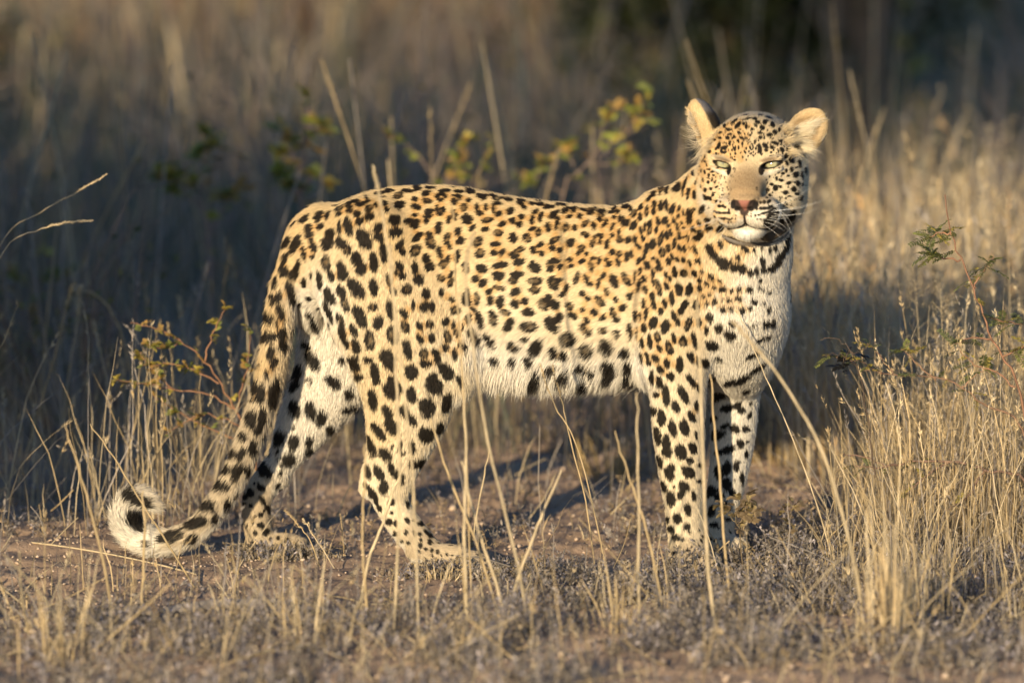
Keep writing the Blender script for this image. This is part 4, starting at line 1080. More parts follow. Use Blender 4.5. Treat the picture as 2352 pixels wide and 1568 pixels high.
def blades(base, h, lean, width, col, seg=4, curl=1.0, seed=0, side=None, tipw=.12, kink=0.0):
    """ribbons: base N,3; h N; lean N,2 (horizontal reach); width N; col N,3"""
    q = np.random.default_rng(seed + 500)
    n = len(base); t = np.linspace(0, 1, seg + 1)
    L2 = np.linalg.norm(lean, axis=1)
    hz = np.sqrt(np.maximum(h ** 2 - (L2 * .8) ** 2, (h * .15) ** 2))
    p = np.zeros((n, seg + 1, 3))
    cv = 1.0 + curl * q.uniform(.2, 1.0, n)
    for k, s in enumerate(t):
        p[:, k, :2] = base[:, :2] + lean * (s ** cv)[:, None] + q.normal(size=(n, 2)) * (kink * h * min(s, .8))[:, None]
        p[:, k, 2] = base[:, 2] + hz * s
    if side is None:
        an = q.uniform(0, 6.28, n); side = np.stack([np.cos(an), np.sin(an), np.zeros(n)], 1)
    w = width[:, None] * np.interp(t, [0, .5, .85, 1], [.8, 1, .6, tipw])[None]
    A = p - side[:, None] * w[:, :, None] * .5; B = p + side[:, None] * w[:, :, None] * .5
    v = np.stack([A, B], 2).reshape(n, -1, 3)
    k = np.arange(seg)
    f = np.stack([2 * k, 2 * k + 1, 2 * k + 3, 2 * k + 2], 1)
    f = f[None] + (np.arange(n) * 2 * (seg + 1))[:, None, None]
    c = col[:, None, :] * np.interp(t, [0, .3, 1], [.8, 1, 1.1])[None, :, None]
    c = np.repeat(c, 2, axis=1)
    return v.reshape(-1, 3), f.reshape(-1, 4), c.reshape(-1, 3)

def tube(pts, rad, col, n=5):
    pts = np.asarray(pts, float); m = len(pts)
    rad = np.broadcast_to(np.asarray(rad, float), (m,))
    d = np.gradient(pts, axis=0); d /= np.maximum(np.linalg.norm(d, axis=1, keepdims=True), 1e-9)
    ref = np.array([0, 1, 0.2]) if abs(d[:, 1]).mean() < .8 else np.array([1.0, 0, 0])
    a = np.cross(d, ref); a /= np.maximum(np.linalg.norm(a, axis=1, keepdims=True), 1e-9); b = np.cross(d, a)
    an = np.arange(n) * 2 * math.pi / n
    v = pts[:, None] + rad[:, None, None] * (a[:, None] * np.cos(an)[None, :, None] + b[:, None] * np.sin(an)[None, :, None])
    i = np.arange(m - 1)[:, None] * n; j = np.arange(n)[None]
    f = np.stack([i + j, i + (j + 1) % n, i + n + (j + 1) % n, i + n + j], 2).reshape(-1, 4)
    c = np.asarray(col, float)
    if c.ndim == 2: c = np.repeat(c, n, axis=0)
    return v.reshape(-1, 3), f, c

def curve(pts, n=6):
    return dense(np.asarray(pts, float), n)

def leaflets(c, d, nrm_, ln, wd, col):
    """diamond leaves: centre base c, direction d, normal n"""
    c = np.asarray(c); s = np.cross(d, nrm_); s /= np.maximum(np.linalg.norm(s, axis=1, keepdims=True), 1e-9)
    ln = np.broadcast_to(ln, (len(c),)); wd = np.broadcast_to(wd, (len(c),))
    q = [c, c + d * (ln * .45)[:, None] + s * (wd * .5)[:, None] + nrm_ * (ln * .06)[:, None], c + d * ln[:, None], c + d * (ln * .45)[:, None] - s * (wd * .5)[:, None] + nrm_ * (ln * .06)[:, None]]
    v = np.stack(q, 1).reshape(-1, 3)
    f = np.arange(len(c))[:, None] * 4 + np.arange(4)[None]
    return v, f, np.repeat(np.broadcast_to(col, (len(c), 3)), 4, axis=0)

def rand_unit(n, q=rng):
    v = q.normal(size=(n, 3)); return v / np.linalg.norm(v, axis=1, keepdims=True)

M_GRASS = mat_attr('dry_straw', .7, .25, .25, .18, 45)
M_TWIG = mat_attr('twig_bark', .85, .15, 0, .25, 90)
M_LEAF = mat_attr('leaf', .55, .3, .35, .2, 50)
M_SCRUB = mat_attr('dry_scrub', .85, .12, .15, .3, 30)

def seed_head(mb, path, length, width, col, n, seed):
    """spike of pointed husks round the top of a stem"""
    q = np.random.default_rng(seed)
    path = np.asarray(path); seg = np.linalg.norm(np.diff(path, axis=0), axis=1); cum = np.concatenate([[0], np.cumsum(seg)])
    s = cum[-1] - q.uniform(0, length, n)
    c = np.stack([np.interp(s, cum, path[:, k]) for k in range(3)], 1)
    i = np.clip(np.searchsorted(cum, s) - 1, 0, len(seg) - 1)
    ax = (path[1:] - path[:-1])[i]; ax /= np.linalg.norm(ax, axis=1, keepdims=True)
    r = rand_unit(n, q); r -= ax * (r * ax).sum(1, keepdims=True); r /= np.linalg.norm(r, axis=1, keepdims=True)
    d = ax * .86 + r * .45; d /= np.linalg.norm(d, axis=1, keepdims=True)
    t = (cum[-1] - s) / length
    wl = np.interp(t, [0, .3, 1], [.5, 1, .7])
    mb.add(*leaflets(c + r * (width * .15), d, r, width * 1.7 * wl, width * .42, np.asarray(col) * q.uniform(.8, 1.15, (n, 1))))

# ------------------------------------------------------------------ far and middle grass (too many to count)
def in_view(x, y, m=.35):
    return np.abs(x) < (DIST + y) / DIST * .95 + m

def scatter(n, x0, x1, y0, y1, seed, clump=.0, keep=None, gap=.1):
    q = np.random.default_rng(seed)
    x = q.uniform(x0, x1, n); y = q.uniform(y0, y1, n)
    if clump:
        p = np.stack([x, y], 1)
        d = hnoise(p, clump, seed) + .6 * hnoise(p, clump * 2.7, seed + 1)
        ok = d + q.normal(size=n) * .35 > gap
        x, y = x[ok], y[ok]
    ok = in_view(x, y)
    if keep is not None: ok &= keep(x, y)
    return x[ok], y[ok]

def grass_field(name, label, x, y, h0, h1, w0, w1, pal, lean, seed, seg=4, kink=.0, heads=0.0, hl=.02):
    q = np.random.default_rng(seed)
    n = len(x)
    h = q.uniform(h0, h1, n) * q.uniform(.6, 1.0, n)
    an = q.uniform(0, 6.28, n); l = np.abs(q.normal(size=n)) * lean * h
    ln = np.stack([np.cos(an) * l, np.sin(an) * l], 1)
    base = np.stack([x, y, ground_z(x, y) - .004], 1)
    pal = np.array(pal)
    c = pal[q.integers(0, len(pal), n)] * q.uniform(.75, 1.2, (n, 1))
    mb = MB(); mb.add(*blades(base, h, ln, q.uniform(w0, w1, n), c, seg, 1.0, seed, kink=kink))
    if heads > 0:                              # husks along the top of some of the blades
        pick_ = np.nonzero(q.random(n) < heads)[0]; V_ = mb.v[0].reshape(n, seg + 1, 2, 3)[pick_].mean(2)
        k_ = 12
        t_ = q.uniform(0, .9, (len(pick_), k_, 1))
        a_ = V_[:, -1][:, None] * (1 - t_) + V_[:, -2][:, None] * t_
        ax_ = V_[:, -1] - V_[:, -2]; ax_ /= np.linalg.norm(ax_, axis=1, keepdims=True)
        d_ = ax_[:, None] * .9 + rand_unit(len(pick_) * k_, q).reshape(-1, k_, 3) * .5
        d_ = d_.reshape(-1, 3); d_ /= np.linalg.norm(d_, axis=1, keepdims=True)
        mb.add(*leaflets(a_.reshape(-1, 3), d_, rand_unit(len(d_), q), hl * q.uniform(.6, 1.2, len(d_)), hl * .22, np.repeat(c[pick_], k_, axis=0) * 1.1))
    return tag(mb.build(name, M_GRASS), label, 'grass', kind='stuff')

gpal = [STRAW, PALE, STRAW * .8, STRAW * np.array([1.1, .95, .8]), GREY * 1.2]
shade_pal = [STRAW * .45, GREY * .8, PALE * .42, np.array([.10, .13, .09]), np.array([.15, .145, .11]), np.array([.08, .11, .07])]  # straw tones lowered and greened, putting background shade into the blades
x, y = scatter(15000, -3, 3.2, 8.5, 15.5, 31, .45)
grass_field('far_grass', 'tall dry grass filling the far background', x, y, .35, .85, .004, .010, [STRAW * .8, PALE * .7, STRAW * .5, RUST * 1.2, GREY * .8, shade_pal[3]], .5, 31, 3, .05, .25, .045)
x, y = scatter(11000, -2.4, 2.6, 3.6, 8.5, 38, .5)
grass_field('dim_grass', 'shaded dim grass in the middle background', x, y, .20, .62, .003, .007, shade_pal + [STRAW * .8], .5, 38, 3, .05, .2, .035)
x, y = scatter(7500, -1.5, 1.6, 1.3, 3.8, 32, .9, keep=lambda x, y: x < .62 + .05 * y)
grass_field('middle_grass', 'shaded dry grass standing behind the leopard', x, y, .15, .55, .0022, .0048, [STRAW * .55, GREY * .8, PALE * .55, np.array([.12, .13, .09])], .5, 32, 4, .02, .2, .025)  # darkened straw palette; the shade behind the leopard is partly in the colour
x, y = scatter(13000, .42, 1.9, .95, 3.6, 33, 1.2, keep=lambda x, y: x > .38 + .06 * y)
grass_field('golden_grass', 'sunlit golden grass standing on the right', x, y, .18, .60, .0020, .0045, gpal + [GREY * .8, PALE], .38, 33, 4, .02, .25, .022)
x, y = scatter(3600, .55, 1.2, -.75, .95, 34, 2.2, keep=lambda x, y: x > .60 + .1 * (y < -.1))
grass_field('fine_grass', 'thin crisp straw tangled at the right edge', x, y, .06, .33, .0009, .0022, [STRAW * 1.05, PALE, STRAW * .8, GREY], .55, 34, 5, .014)
# short bent stubble through the foreground
x, y = scatter(3400, -1.1, 1.1, -1.55, -.30, 35, 2.0, keep=lambda x, y: ~((np.abs(x + .42) < .5) & (y > -.5)))
grass_field('stubble', 'short bent straw stubble in the foreground', x, y, .02, .09, .0012, .0030, [STRAW, PALE, STRAW * .75, GREY * 1.1], .8, 35, 4, .05)
x, y = scatter(1500, -1.1, 1.1, -1.45, -.24, 36, 1.4)
grass_field('foreground_straw', 'scattered upright straws across the foreground', x, y, .05, .23, .0010, .0026, [STRAW, PALE * .9, STRAW * .75, GREY, GREY * 1.2], .45, 36, 6, .012, .15, .012)
x, y = scatter(1100, -1.2, -.40, .25, 1.6, 39, 1.4)
grass_field('left_grass', 'thin tall straws standing in the shade at the left', x, y, .15, .48, .0014, .0028, [STRAW * .9, GREY * 1.2, PALE * .85], .45, 39, 6, .012, .4, .012)
x, y = scatter(500, .68, 1.25, -.2, .9, 40, 1.4)
grass_field('tall_straw', 'tall thin straws standing out at the right', x, y, .22, .55, .0009, .0020, [STRAW * 1.05, PALE], .35, 40, 6, .01, .5, .012)
x, y = scatter(4200, .56, 1.25, .05, .9, 45, 1.8, keep=lambda x, y: x > .57 + .33 * y, gap=-.25)
grass_field('chest_grass', 'thin lit straws standing just right of the leopard\'s chest', x, y, .12, .50, .0010, .0026, [STRAW, PALE, STRAW * .85, GREY * 1.1], .4, 45, 6, .012, .4, .012)
x, y = scatter(500, -1.1, .6, .25, 1.6, 37, 1.4)
grass_field('sparse_grass', 'sparse dry blades on the bare ground behind the leopard', x, y, .05, .30, .0016, .0030, [STRAW * .9, GREY * 1.2, PALE * .8], .4, 37, 5, .012)

q = np.random.default_rng(77); n = 300
x = q.uniform(-1.05, 1.05, n); y = np.where(q.random(n) < .5, q.uniform(-1.5, -.4, n), q.uniform(-.4, 1.5, n)); ok = ~((np.abs(x + .45) < .4) & (y > -.62)); x, y = x[ok], y[ok]; n = len(x)
mbs = MB()
for i in range(n):
    a = q.uniform(0, 6.28); L_ = q.uniform(.05, .20) * (1 if y[i] < -.3 else .6); z = float(ground_z(x[i], y[i])); up = q.uniform(.1, 1.1)
    p0 = np.array([x[i], y[i], z + q.uniform(.0, .03)]); p2 = p0 + np.array([math.cos(a), math.sin(a) * .7, up]) * L_
    p2[2] = max(p2[2], z + .004)
    mbs.add(*tube(curve([p0, (p0 + p2) / 2 + q.normal(size=3) * L_ * .05, p2], 4), q.uniform(.0008, .0019) * np.linspace(1.1, .7, 9), (STRAW, PALE * .9, GREY * 1.1)[q.integers(0, 3)] * q.uniform(.7, 1.1), 4))
tag(mbs.build('broken_straw', M_GRASS), 'broken straw lying tangled over the ground', 'straw', kind='stuff')

# low grey scrub: woody sprigs with tiny leaves
def scrub(name, label, x, y, h0, h1, seed, pal, leaves=9, green=0.0):
    q = np.random.default_rng(seed); n = len(x)
    hn = .55 + .45 * hnoise(np.stack([x, y], 1), 3.1, seed + 7)
    h = h0 + (h1 - h0) * q.uniform(.3, 1, n) * np.clip(hn, .1, 1); an = q.uniform(0, 6.28, n); l = np.abs(q.normal(size=n)) * .75 * h
    ln = np.stack([np.cos(an) * l, np.sin(an) * l], 1)
    base = np.stack([x, y, ground_z(x, y) - .003], 1)
    c = np.array(pal)[q.integers(0, len(pal), n)] * q.uniform(.6, 1.2, (n, 1))
    mb = MB(); mb.add(*blades(base, h, ln, q.uniform(.0010, .0020, n), c * .75, 3, .8, seed, kink=.05))
    t = q.uniform(.2, 1.0, (n, leaves))
    hz = np.sqrt(np.maximum(h ** 2 - (l * .8) ** 2, (h * .15) ** 2))
    cx_ = base[:, None, :] + np.concatenate([ln[:, None, :] * (t ** 1.5)[:, :, None], (hz[:, None] * t)[:, :, None]], 2)
    cx_ = cx_.reshape(-1, 3) + q.normal(size=(n * leaves, 3)) * .0025
    d = rand_unit(n * leaves, q) + np.array([0, 0, .55]); d /= np.linalg.norm(d, axis=1, keepdims=True)
    lc = np.repeat(c, leaves, axis=0) * q.uniform(.7, 1.35, (n * leaves, 1))
    mb.add(*leaflets(cx_, d, rand_unit(n * leaves, q), q.uniform(.005, .014, n * leaves), q.uniform(.002, .005, n * leaves), lc))
    return tag(mb.build(name, M_SCRUB), label, 'scrub', kind='stuff')
spal = [LILAC, GREY, LILAC * 1.2, np.array([.23, .19, .14]), GREY * .8, np.array([.33, .26, .17])]
x, y = scatter(16000, -1.1, 1.1, -1.66, -.34, 41, 2.3, keep=lambda x, y: ~((np.abs(x + .45) < .42) & (y > -.62)) & ~((y < -1.28) & (x > .25)), gap=.25)
scrub('foreground_scrub', 'low grey-brown dried scrub covering the foreground', x, y, .02, .13, 41, spal)
x, y = scatter(11000, .05, 1.2, -.60, .45, 42, 2.0, keep=lambda x, y: (x > .45 - .6 * y) | (y < -.17))
scrub('grey_scrub', 'grey-leaved scrub by the leopard\'s front feet', x, y, .025, .09, 42, spal)
x, y = scatter(6500, -1.2, .95, .12, 2.2, 43, 2.4, gap=.3)
scrub('back_scrub', 'low dried scrub on the bare ground behind the leopard', x, y, .015, .085, 43, [LILAC * .9, GREY, np.array([.3, .22, .13])])
q = np.random.default_rng(48)
x = np.concatenate([c_[0] + q.normal(size=300) * .05 for c_ in ((-.08, -.16), (.02, -.17), (.32, -.22), (.40, -.20), (.42, -.05), (-.42, .03), (-.12, -.17), (.25, -.2))])
y = np.concatenate([c_[1] + q.normal(size=300) * .024 for c_ in ((-.08, -.16), (.02, -.17), (.32, -.22), (.40, -.20), (.42, -.05), (-.42, .03), (-.12, -.17), (.25, -.2))])
scrub('paw_scrub', 'grey sprigs and litter gathered round the leopard\'s paws', x, y, .012, .042, 44, spal + [STRAW * .8])
# ------------------------------------------------------------------ single grass stalks one can point at
def stalk(name, label, pts, r0, col=STRAW, head=None, group=None, dy=0.0, seed=1, leafy=0):
    """pts: picture points from foot to tip; the foot stands on the ground it is seen on"""
    b = G(*pts[0]); y0 = b[1]
    rows = [np.array([b[0], b[1], float(ground_z(b[0], b[1])) - .003])]
    m = len(pts)
    for i, p in enumerate(pts[1:], 1):
        rows.append(P(p[0], p[1], y0 + dy * i / (m - 1)))
    path = curve(rows, 5)
    root = empty(name, tuple(rows[0]))
    tag(root, label, 'grass', group)
    mb = MB(); t = np.linspace(0, 1, len(path))
    q = np.random.default_rng(seed)
    path = path + q.normal(size=path.shape) * .0012 * np.minimum(t, .9)[:, None]
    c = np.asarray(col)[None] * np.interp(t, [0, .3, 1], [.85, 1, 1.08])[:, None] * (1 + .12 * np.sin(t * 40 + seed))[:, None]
    mb.add(*tube(path, r0 * np.interp(t, [0, .7, 1], [1.15, .9, .5]), c, 5))
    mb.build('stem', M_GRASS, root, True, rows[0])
    if head:
        hb = MB(); seed_head(hb, path, head[0], head[1], np.asarray(col) * 1.1, int(head[2]), seed)
        hb.build('seed_head', M_GRASS, root, False, rows[0])
    for k in range(leafy):
        i = int(len(path) * q.uniform(.12, .45)); a = path[i]
        an = q.uniform(0, 6.28); h = q.uniform(.05, .12)
        lb = MB(); lb.add(*blades(a[None], np.array([h]), np.array([[math.cos(an), math.sin(an)]]) * h * .8, np.array([.004]), np.asarray(col)[None], 6, 1.0, seed + k))
        lb.build('leaf', M_GRASS, root, False, rows[0])
    return root

stalk('grass_stalk', 'tall pale stalk with a blurred seed head crossing the leopard\'s hip', [(962, 1480), (957, 1300), (948, 1100), (926, 880), (902, 660), (880, 500), (857, 382)], .0020, PALE, (.085, .006, 90), seed=1)
stalk('grass_stalk', 'thin upright stalk with pale seed head against the leopard\'s near thigh', [(905, 1468), (912, 1300), (918, 1100), (912, 900), (906, 740), (898, 560)], .0024, PALE, (.10, .0045, 70), seed=2)
stalk('grass_stalk', 'straight thin stalk rising past the groin to the spotted back', [(1085, 1418), (1078, 1250), (1072, 1050), (1062, 860), (1048, 640), (1038, 470)], .0016, STRAW, (.035, .0035, 30), seed=3)
stalk('grass_stalk', 'blurred seed stalk leaning over the leopard\'s ribs', [(1215, 1480), (1190, 1300), (1120, 1010), (1090, 820), (1068, 640), (1090, 530)], .0022, PALE * .92, (.085, .006, 90), seed=4)
stalk('grass_stalk', 'stalk with narrow seed head below the middle of the belly', [(1400, 1340), (1362, 1160), (1320, 1010), (1275, 930), (1240, 838)], .0013, STRAW * 1.05, (.055, .004, 50), seed=5)
stalk('grass_stalk', 'stalk with golden seed head hanging at the belly fringe', [(1372, 1330), (1345, 1150), (1310, 1010), (1292, 930), (1268, 840)], .0014, STRAW * 1.05, (.06, .0045, 55), seed=6)
stalk('grass_stalk', 'thick pale stalk standing before the leopard\'s near front leg', [(1650, 1480), (1630, 1340), (1620, 1180), (1614, 1000), (1608, 840), (1602, 690)], .0030, PALE, (.05, .005, 40), seed=7)
stalk('grass_stalk', 'stalk between the two front legs leaning right to left', [(1680, 1400), (1664, 1250), (1655, 1120), (1642, 980), (1630, 860)], .0026, STRAW, seed=8)
stalk('grass_stalk', 'long crisp straw slanting from the chest down to the right', [(1930, 1330), (1880, 1170), (1822, 1010), (1770, 890), (1718, 770), (1690, 700)], .0012, PALE * 1.05, seed=9)
stalk('grass_stalk', 'drooping seed head blurred before the leopard\'s white chest', [(1990, 1480), (1960, 1280), (1890, 1040), (1800, 880), (1735, 795), (1682, 735)], .0026, PALE * .95, (.09, .006, 90), seed=10)
stalk('grass_stalk', 'right arm of the bleached fork of straw below the belly', [(1162, 1440), (1180, 1360), (1214, 1262), (1250, 1170), (1290, 1078)], .0026, PALE, seed=11)
stalk('grass_stalk', 'left arm of the bleached fork of straw below the belly', [(1168, 1452), (1140, 1340), (1105, 1235), (1080, 1150), (1060, 1060)], .0028, PALE, seed=12)
stalk('grass_stalk', 'short crisp straw leaning right beside the near hind paw', [(1082, 1262), (1095, 1180), (1112, 1090), (1128, 1012)], .0015, PALE * 1.05, seed=13)
stalk('grass_stalk', 'pale straw bent across the near hind shin', [(826, 1390), (846, 1290), (880, 1200), (905, 1120), (938, 1060)], .0028, PALE * 1.05, seed=14)
stalk('grass_stalk', 'upright straw standing left of the near hind hock', [(846, 1452), (838, 1340), (832, 1230), (836, 1120), (838, 1020)], .0022, STRAW, seed=15)
stalk('grass_stalk', 'pair-like thick straw rising behind the near hind toes', [(1072, 1460), (1070, 1330), (1066, 1200), (1070, 1060), (1066, 900)], .0028, PALE, seed=16)
stalk('grass_stalk', 'straw leaning left above the near hind paw', [(1150, 1420), (1100, 1262), (1058, 1160), (1020, 1060), (988, 960)], .0024, STRAW * 1.05, seed=17)
stalk('grass_stalk', 'lone straw standing before the leopard\'s front paw', [(1470, 1470), (1466, 1330), (1468, 1180), (1464, 1020), (1462, 900)], .0024, PALE * .95, seed=18)
stalk('grass_stalk', 'leaning straw just left of the near front leg', [(1530, 1440), (1508, 1320), (1478, 1190), (1440, 1080), (1412, 990)], .0022, STRAW, seed=19)
stalk('grass_stalk', 'brown-tipped straw leaning over the curled tail tip', [(448, 1352), (398, 1268), (330, 1160), (262, 1050), (205, 975)], .0019, STRAW * .9, seed=20)
stalk('grass_stalk', 'thick cut straw standing behind the curled tail tip', [(352, 1240), (351, 1150), (348, 1040)], .0034, PALE * .9, seed=21)
stalk('grass_stalk', 'straw rising through the middle of the tail curl', [(322, 1420), (330, 1300), (332, 1210), (326, 1130)], .0026, STRAW, seed=22)
stalk('grass_stalk', 'blurred straw leaning left at the picture\'s left foreground', [(262, 1440), (240, 1300), (205, 1160), (176, 1060), (150, 980)], .0024, STRAW * .9, seed=23)
stalk('grass_stalk', 'feathery pale seed head arching in from the left edge, lower of two', [(-70, 1240), (-50, 760), (10, 575), (80, 530), (150, 512), (216, 505)], .0014, PALE, (.10, .0045, 110), seed=24)
stalk('grass_stalk', 'feathery seed head slanting up from the left edge, upper of two', [(-90, 1235), (-70, 760), (10, 548), (90, 490), (170, 445), (240, 403)], .0013, PALE * .95, (.12, .004, 110), seed=25)
stalk('grass_stalk', 'arching straw bent over at the left above the thorny twigs', [(326, 1090), (318, 960), (288, 800), (255, 715), (215, 675), (190, 668)], .0022, STRAW * 1.05, seed=26)
stalk('grass_stalk', 'wispy-topped straw standing among the dark shade at far left', [(30, 1130), (90, 940), (130, 800), (155, 690), (170, 650)], .0017, STRAW, (.05, .007, 60), seed=27)
stalk('grass_stalk', 'straw with open wispy top left of the thorny twigs', [(130, 1110), (155, 880), (178, 740), (184, 660)], .0015, PALE * .85, (.06, .010, 60), seed=28)
stalk('grass_stalk', 'bristly grass ear leaning beside the far hind paw', [(735, 1300), (715, 1245), (685, 1205), (655, 1170)], .0012, STRAW * 1.05, (.05, .0045, 60), seed=29)
stalk('grass_stalk', 'second bristly grass ear right of the far hind paw', [(770, 1310), (742, 1262), (716, 1222), (694, 1190)], .0012, PALE, (.045, .0045, 55), seed=30)
stalk('grass_stalk', 'tiny green-tipped grass ear standing left of the near hind foot', [(790, 1282), (788, 1235), (782, 1180)], .0009, STRAW * .95, (.022, .003, 22), seed=31)
for i, (lab, pts, r) in enumerate((
    ('tall blurred straw rising behind the lowest dip of the back', [(1215, 640), (1212, 400), (1205, 230), (1190, 20)], .0052),
    ('tall blurred straw leaning left behind the middle of the back', [(1172, 660), (1168, 420), (1140, 240), (1085, 50)], .0050),
    ('blurred upright straw behind the yellow-leaved twig near the neck', [(1425, 660), (1422, 480), (1424, 350), (1424, 262)], .0046),
    ('blurred straw behind the leopard\'s rump, leaning left', [(612, 720), (606, 560), (590, 420), (552, 300)], .0036),
    ('pale broken straw standing in the blurred top left', [(630, 480), (628, 300), (634, 190), (645, 95)], .0075),
    ('pale straw leaning right in the blurred top left', [(425, 470), (428, 300), (405, 150), (385, 50)], .0070),
    ('blurred seed stalk upright right of the leopard\'s head', [(2108, 620), (2106, 430), (2108, 330), (2108, 245)], .0058),
    ('tall blurred stalk near the top right corner', [(2225, 560), (2222, 400), (2226, 250), (2240, 60)], .0070),
    ('blurred straw leaning right of the leopard\'s cheek', [(1950, 620), (1944, 460), (1938, 330), (1930, 220)], .0058),
    ('blurred straw bent low at the right background', [(2070, 640), (2088, 540), (2110, 470), (2130, 440)], .0050))):
    hd = (.16, .012, 60) if i in (4, 6, 2) else None
    stalk('grass_stalk', lab, pts, r, PALE * .9, hd, seed=60 + i)
bgq = np.random.default_rng(515)
mbg = MB(); mbh = MB()
for i in range(230):
    y_ = bgq.uniform(.9, 6.5); hw_ = (DIST + y_) / DIST * .95
    x_ = bgq.uniform(-hw_, hw_ * .75); z_ = float(ground_z(x_, y_)); h_ = bgq.uniform(.25, .8) * (1 if y_ > 1.6 else .75)
    l_ = bgq.normal(size=2) * .13 * h_
    p_ = curve([(x_, y_, z_), (x_ + l_[0] * .3, y_ + l_[1] * .3, z_ + h_ * .5), (x_ + l_[0], y_ + l_[1], z_ + h_)], 4)
    c_ = (PALE, STRAW, GREY * 1.3)[bgq.integers(0, 3)] * bgq.uniform(.75, 1.1)
    mbg.add(*tube(p_, bgq.uniform(.0014, .0034) * np.linspace(1.1, .6, len(p_)), c_, 4))
    if bgq.random() < .4: seed_head(mbg, p_, h_ * .2, .008, c_, 26, 700 + i)
tag(mbg.build('background_stalks', M_GRASS), 'pale stalks scattered through the blurred shade behind the leopard', 'grass', kind='stuff')
# straws lying on the ground
def lying(label, a, b, r, col, seed):
    p0, p1 = G(*a), G(*b)
    t = np.linspace(0, 1, 14)[:, None]
    pts = p0 + (p1 - p0) * t
    pts[:, 2] = ground_z(pts[:, 0], pts[:, 1]).max() * .5 + .006 + .01 * t[:, 0] * (1 - t[:, 0]) * 4
    mb = MB(); mb.add(*tube(pts, r, col, 5))
    o = mb.build('fallen_straw', M_GRASS, None, True, pts[0]); o.location = pts[0]
    tag(o, label, 'straw')
lying('long bright straw lying on the sand below the curled tail', (-20, 1260), (452, 1342), .0016, PALE * 1.1, 1)
lying('short pale straw lying at the bottom right corner', (1800, 1478), (1985, 1470), .0032, PALE, 2)
lying('blurred straw lying along the bottom edge left of centre', (520, 1540), (760, 1500), .003, STRAW, 3)

# weathered stick
mb = MB()
a, b_ = G(372, 1420), G(645, 1395)
pts = curve([a + (0, 0, .012), a * .6 + b_ * .4 + (0, .006, .016), a * .3 + b_ * .7 + (0, -.004, .014), b_ + (0, 0, .010)], 5)
mb.add(*tube(pts, .010 * np.interp(np.linspace(0, 1, len(pts)), [0, .1, .8, 1], [.5, 1, .9, .4]), GREY * .9, 8))
o = mb.build('fallen_stick', M_TWIG, None, True, pts[0]); o.location = pts[0]
tag(o, 'weathered grey stick lying on the sand in the left foreground', 'stick')

# ------------------------------------------------------------------ grass tufts
def tuft_thing(label, base, n, h, spread, width, seed, cols=(STRAW, PALE, STRAW * .85), lean=.3, top=None):
    q = np.random.default_rng(seed)
    b = G(*base)
    root = empty('grass_tuft', (b[0], b[1], float(ground_z(b[0], b[1]))))
    tag(root, label, 'grass tuft')
    an = q.uniform(0, 6.28, n); rr = spread * np.sqrt(q.random(n))
    x = b[0] + np.cos(an) * rr; y = b[1] + np.sin(an) * rr
    base3 = np.stack([x, y, ground_z(x, y) - .003], 1)
    hh = h * q.uniform(.35, 1.0, n)
    ln = np.stack([np.cos(an), np.sin(an)], 1) * (np.abs(q.normal(size=n)) * lean * hh)[:, None]
    c = np.array(cols)[q.integers(0, len(cols), n)] * q.uniform(.8, 1.15, (n, 1))
    half = n // 2
    for nm, sl in (('blades', slice(0, half)), ('stems', slice(half, n))):
        mb = MB(); w = q.uniform(.6, 1.2, n) * width * (1.0 if nm == 'blades' else .65)
        mb.add(*blades(base3[sl], hh[sl], ln[sl], w[sl], c[sl], 6, .8, seed, kink=.01))
        mb.build(nm, M_GRASS, root, False, tuple(root.location))
    return root
tuft_thing('tall blurred pale grass tuft at the front right', (2045, 1492), 60, .27, .045, .0052, 71, (PALE, STRAW * 1.1), .16)
tuft_thing('golden tuft at right of the first, nearer the right edge', (2120, 1430), 30, .20, .05, .0042, 72)
tuft_thing('slanting straw tuft at the bottom right, blades leaning left', (1975, 1490), 22, .20, .02, .0045, 73, (PALE, STRAW), .9)
tuft_thing('crisp tuft of thin straw right of the front paws', (1940, 1350), 46, .26, .03, .0020, 74, lean=.5)
tuft_thing('crisp tuft of straw below the thorn branch at right', (2050, 1290), 50, .28, .04, .0020, 75, lean=.45)
tuft_thing('dense straw tuft at the right edge', (2270, 1270), 80, .30, .06, .0020, 76, lean=.4)
tuft_thing('rounded yellow tuft seen between the hind and front legs', (1400, 1108), 150, .10, .07, .0030, 77, (np.array([.50, .34, .13]), np.array([.42, .30, .14])), 1.0)
tuft_thing('rounded yellow tuft seen right of the far front leg', (1790, 1082), 150, .11, .07, .0030, 78, (np.array([.50, .34, .13]), np.array([.42, .30, .14])), 1.0)
tuft_thing('short pale stubble tuft before the near hind paw', (1010, 1340), 70, .035, .035, .0022, 79, (PALE, STRAW), .8)
tuft_thing('loose straw tuft in the bottom left foreground', (150, 1500), 30, .20, .05, .0036, 80, lean=.6)
tuft_thing('splayed straw tuft at the bottom centre', (1030, 1530), 26, .16, .04, .0040, 81, (PALE, STRAW), .8)
tuft_thing('small tuft of sunlit straw in the foreground below the tail', (520, 1465), 18, .12, .04, .0032, 82, lean=.6)
tuft_thing('straw tuft at the bottom left of centre', (700, 1500), 20, .17, .04, .0036, 83, lean=.6)
tuft_thing('straw tuft in the foreground left of the front paws', (1420, 1470), 24, .15, .04, .0036, 84, lean=.6)

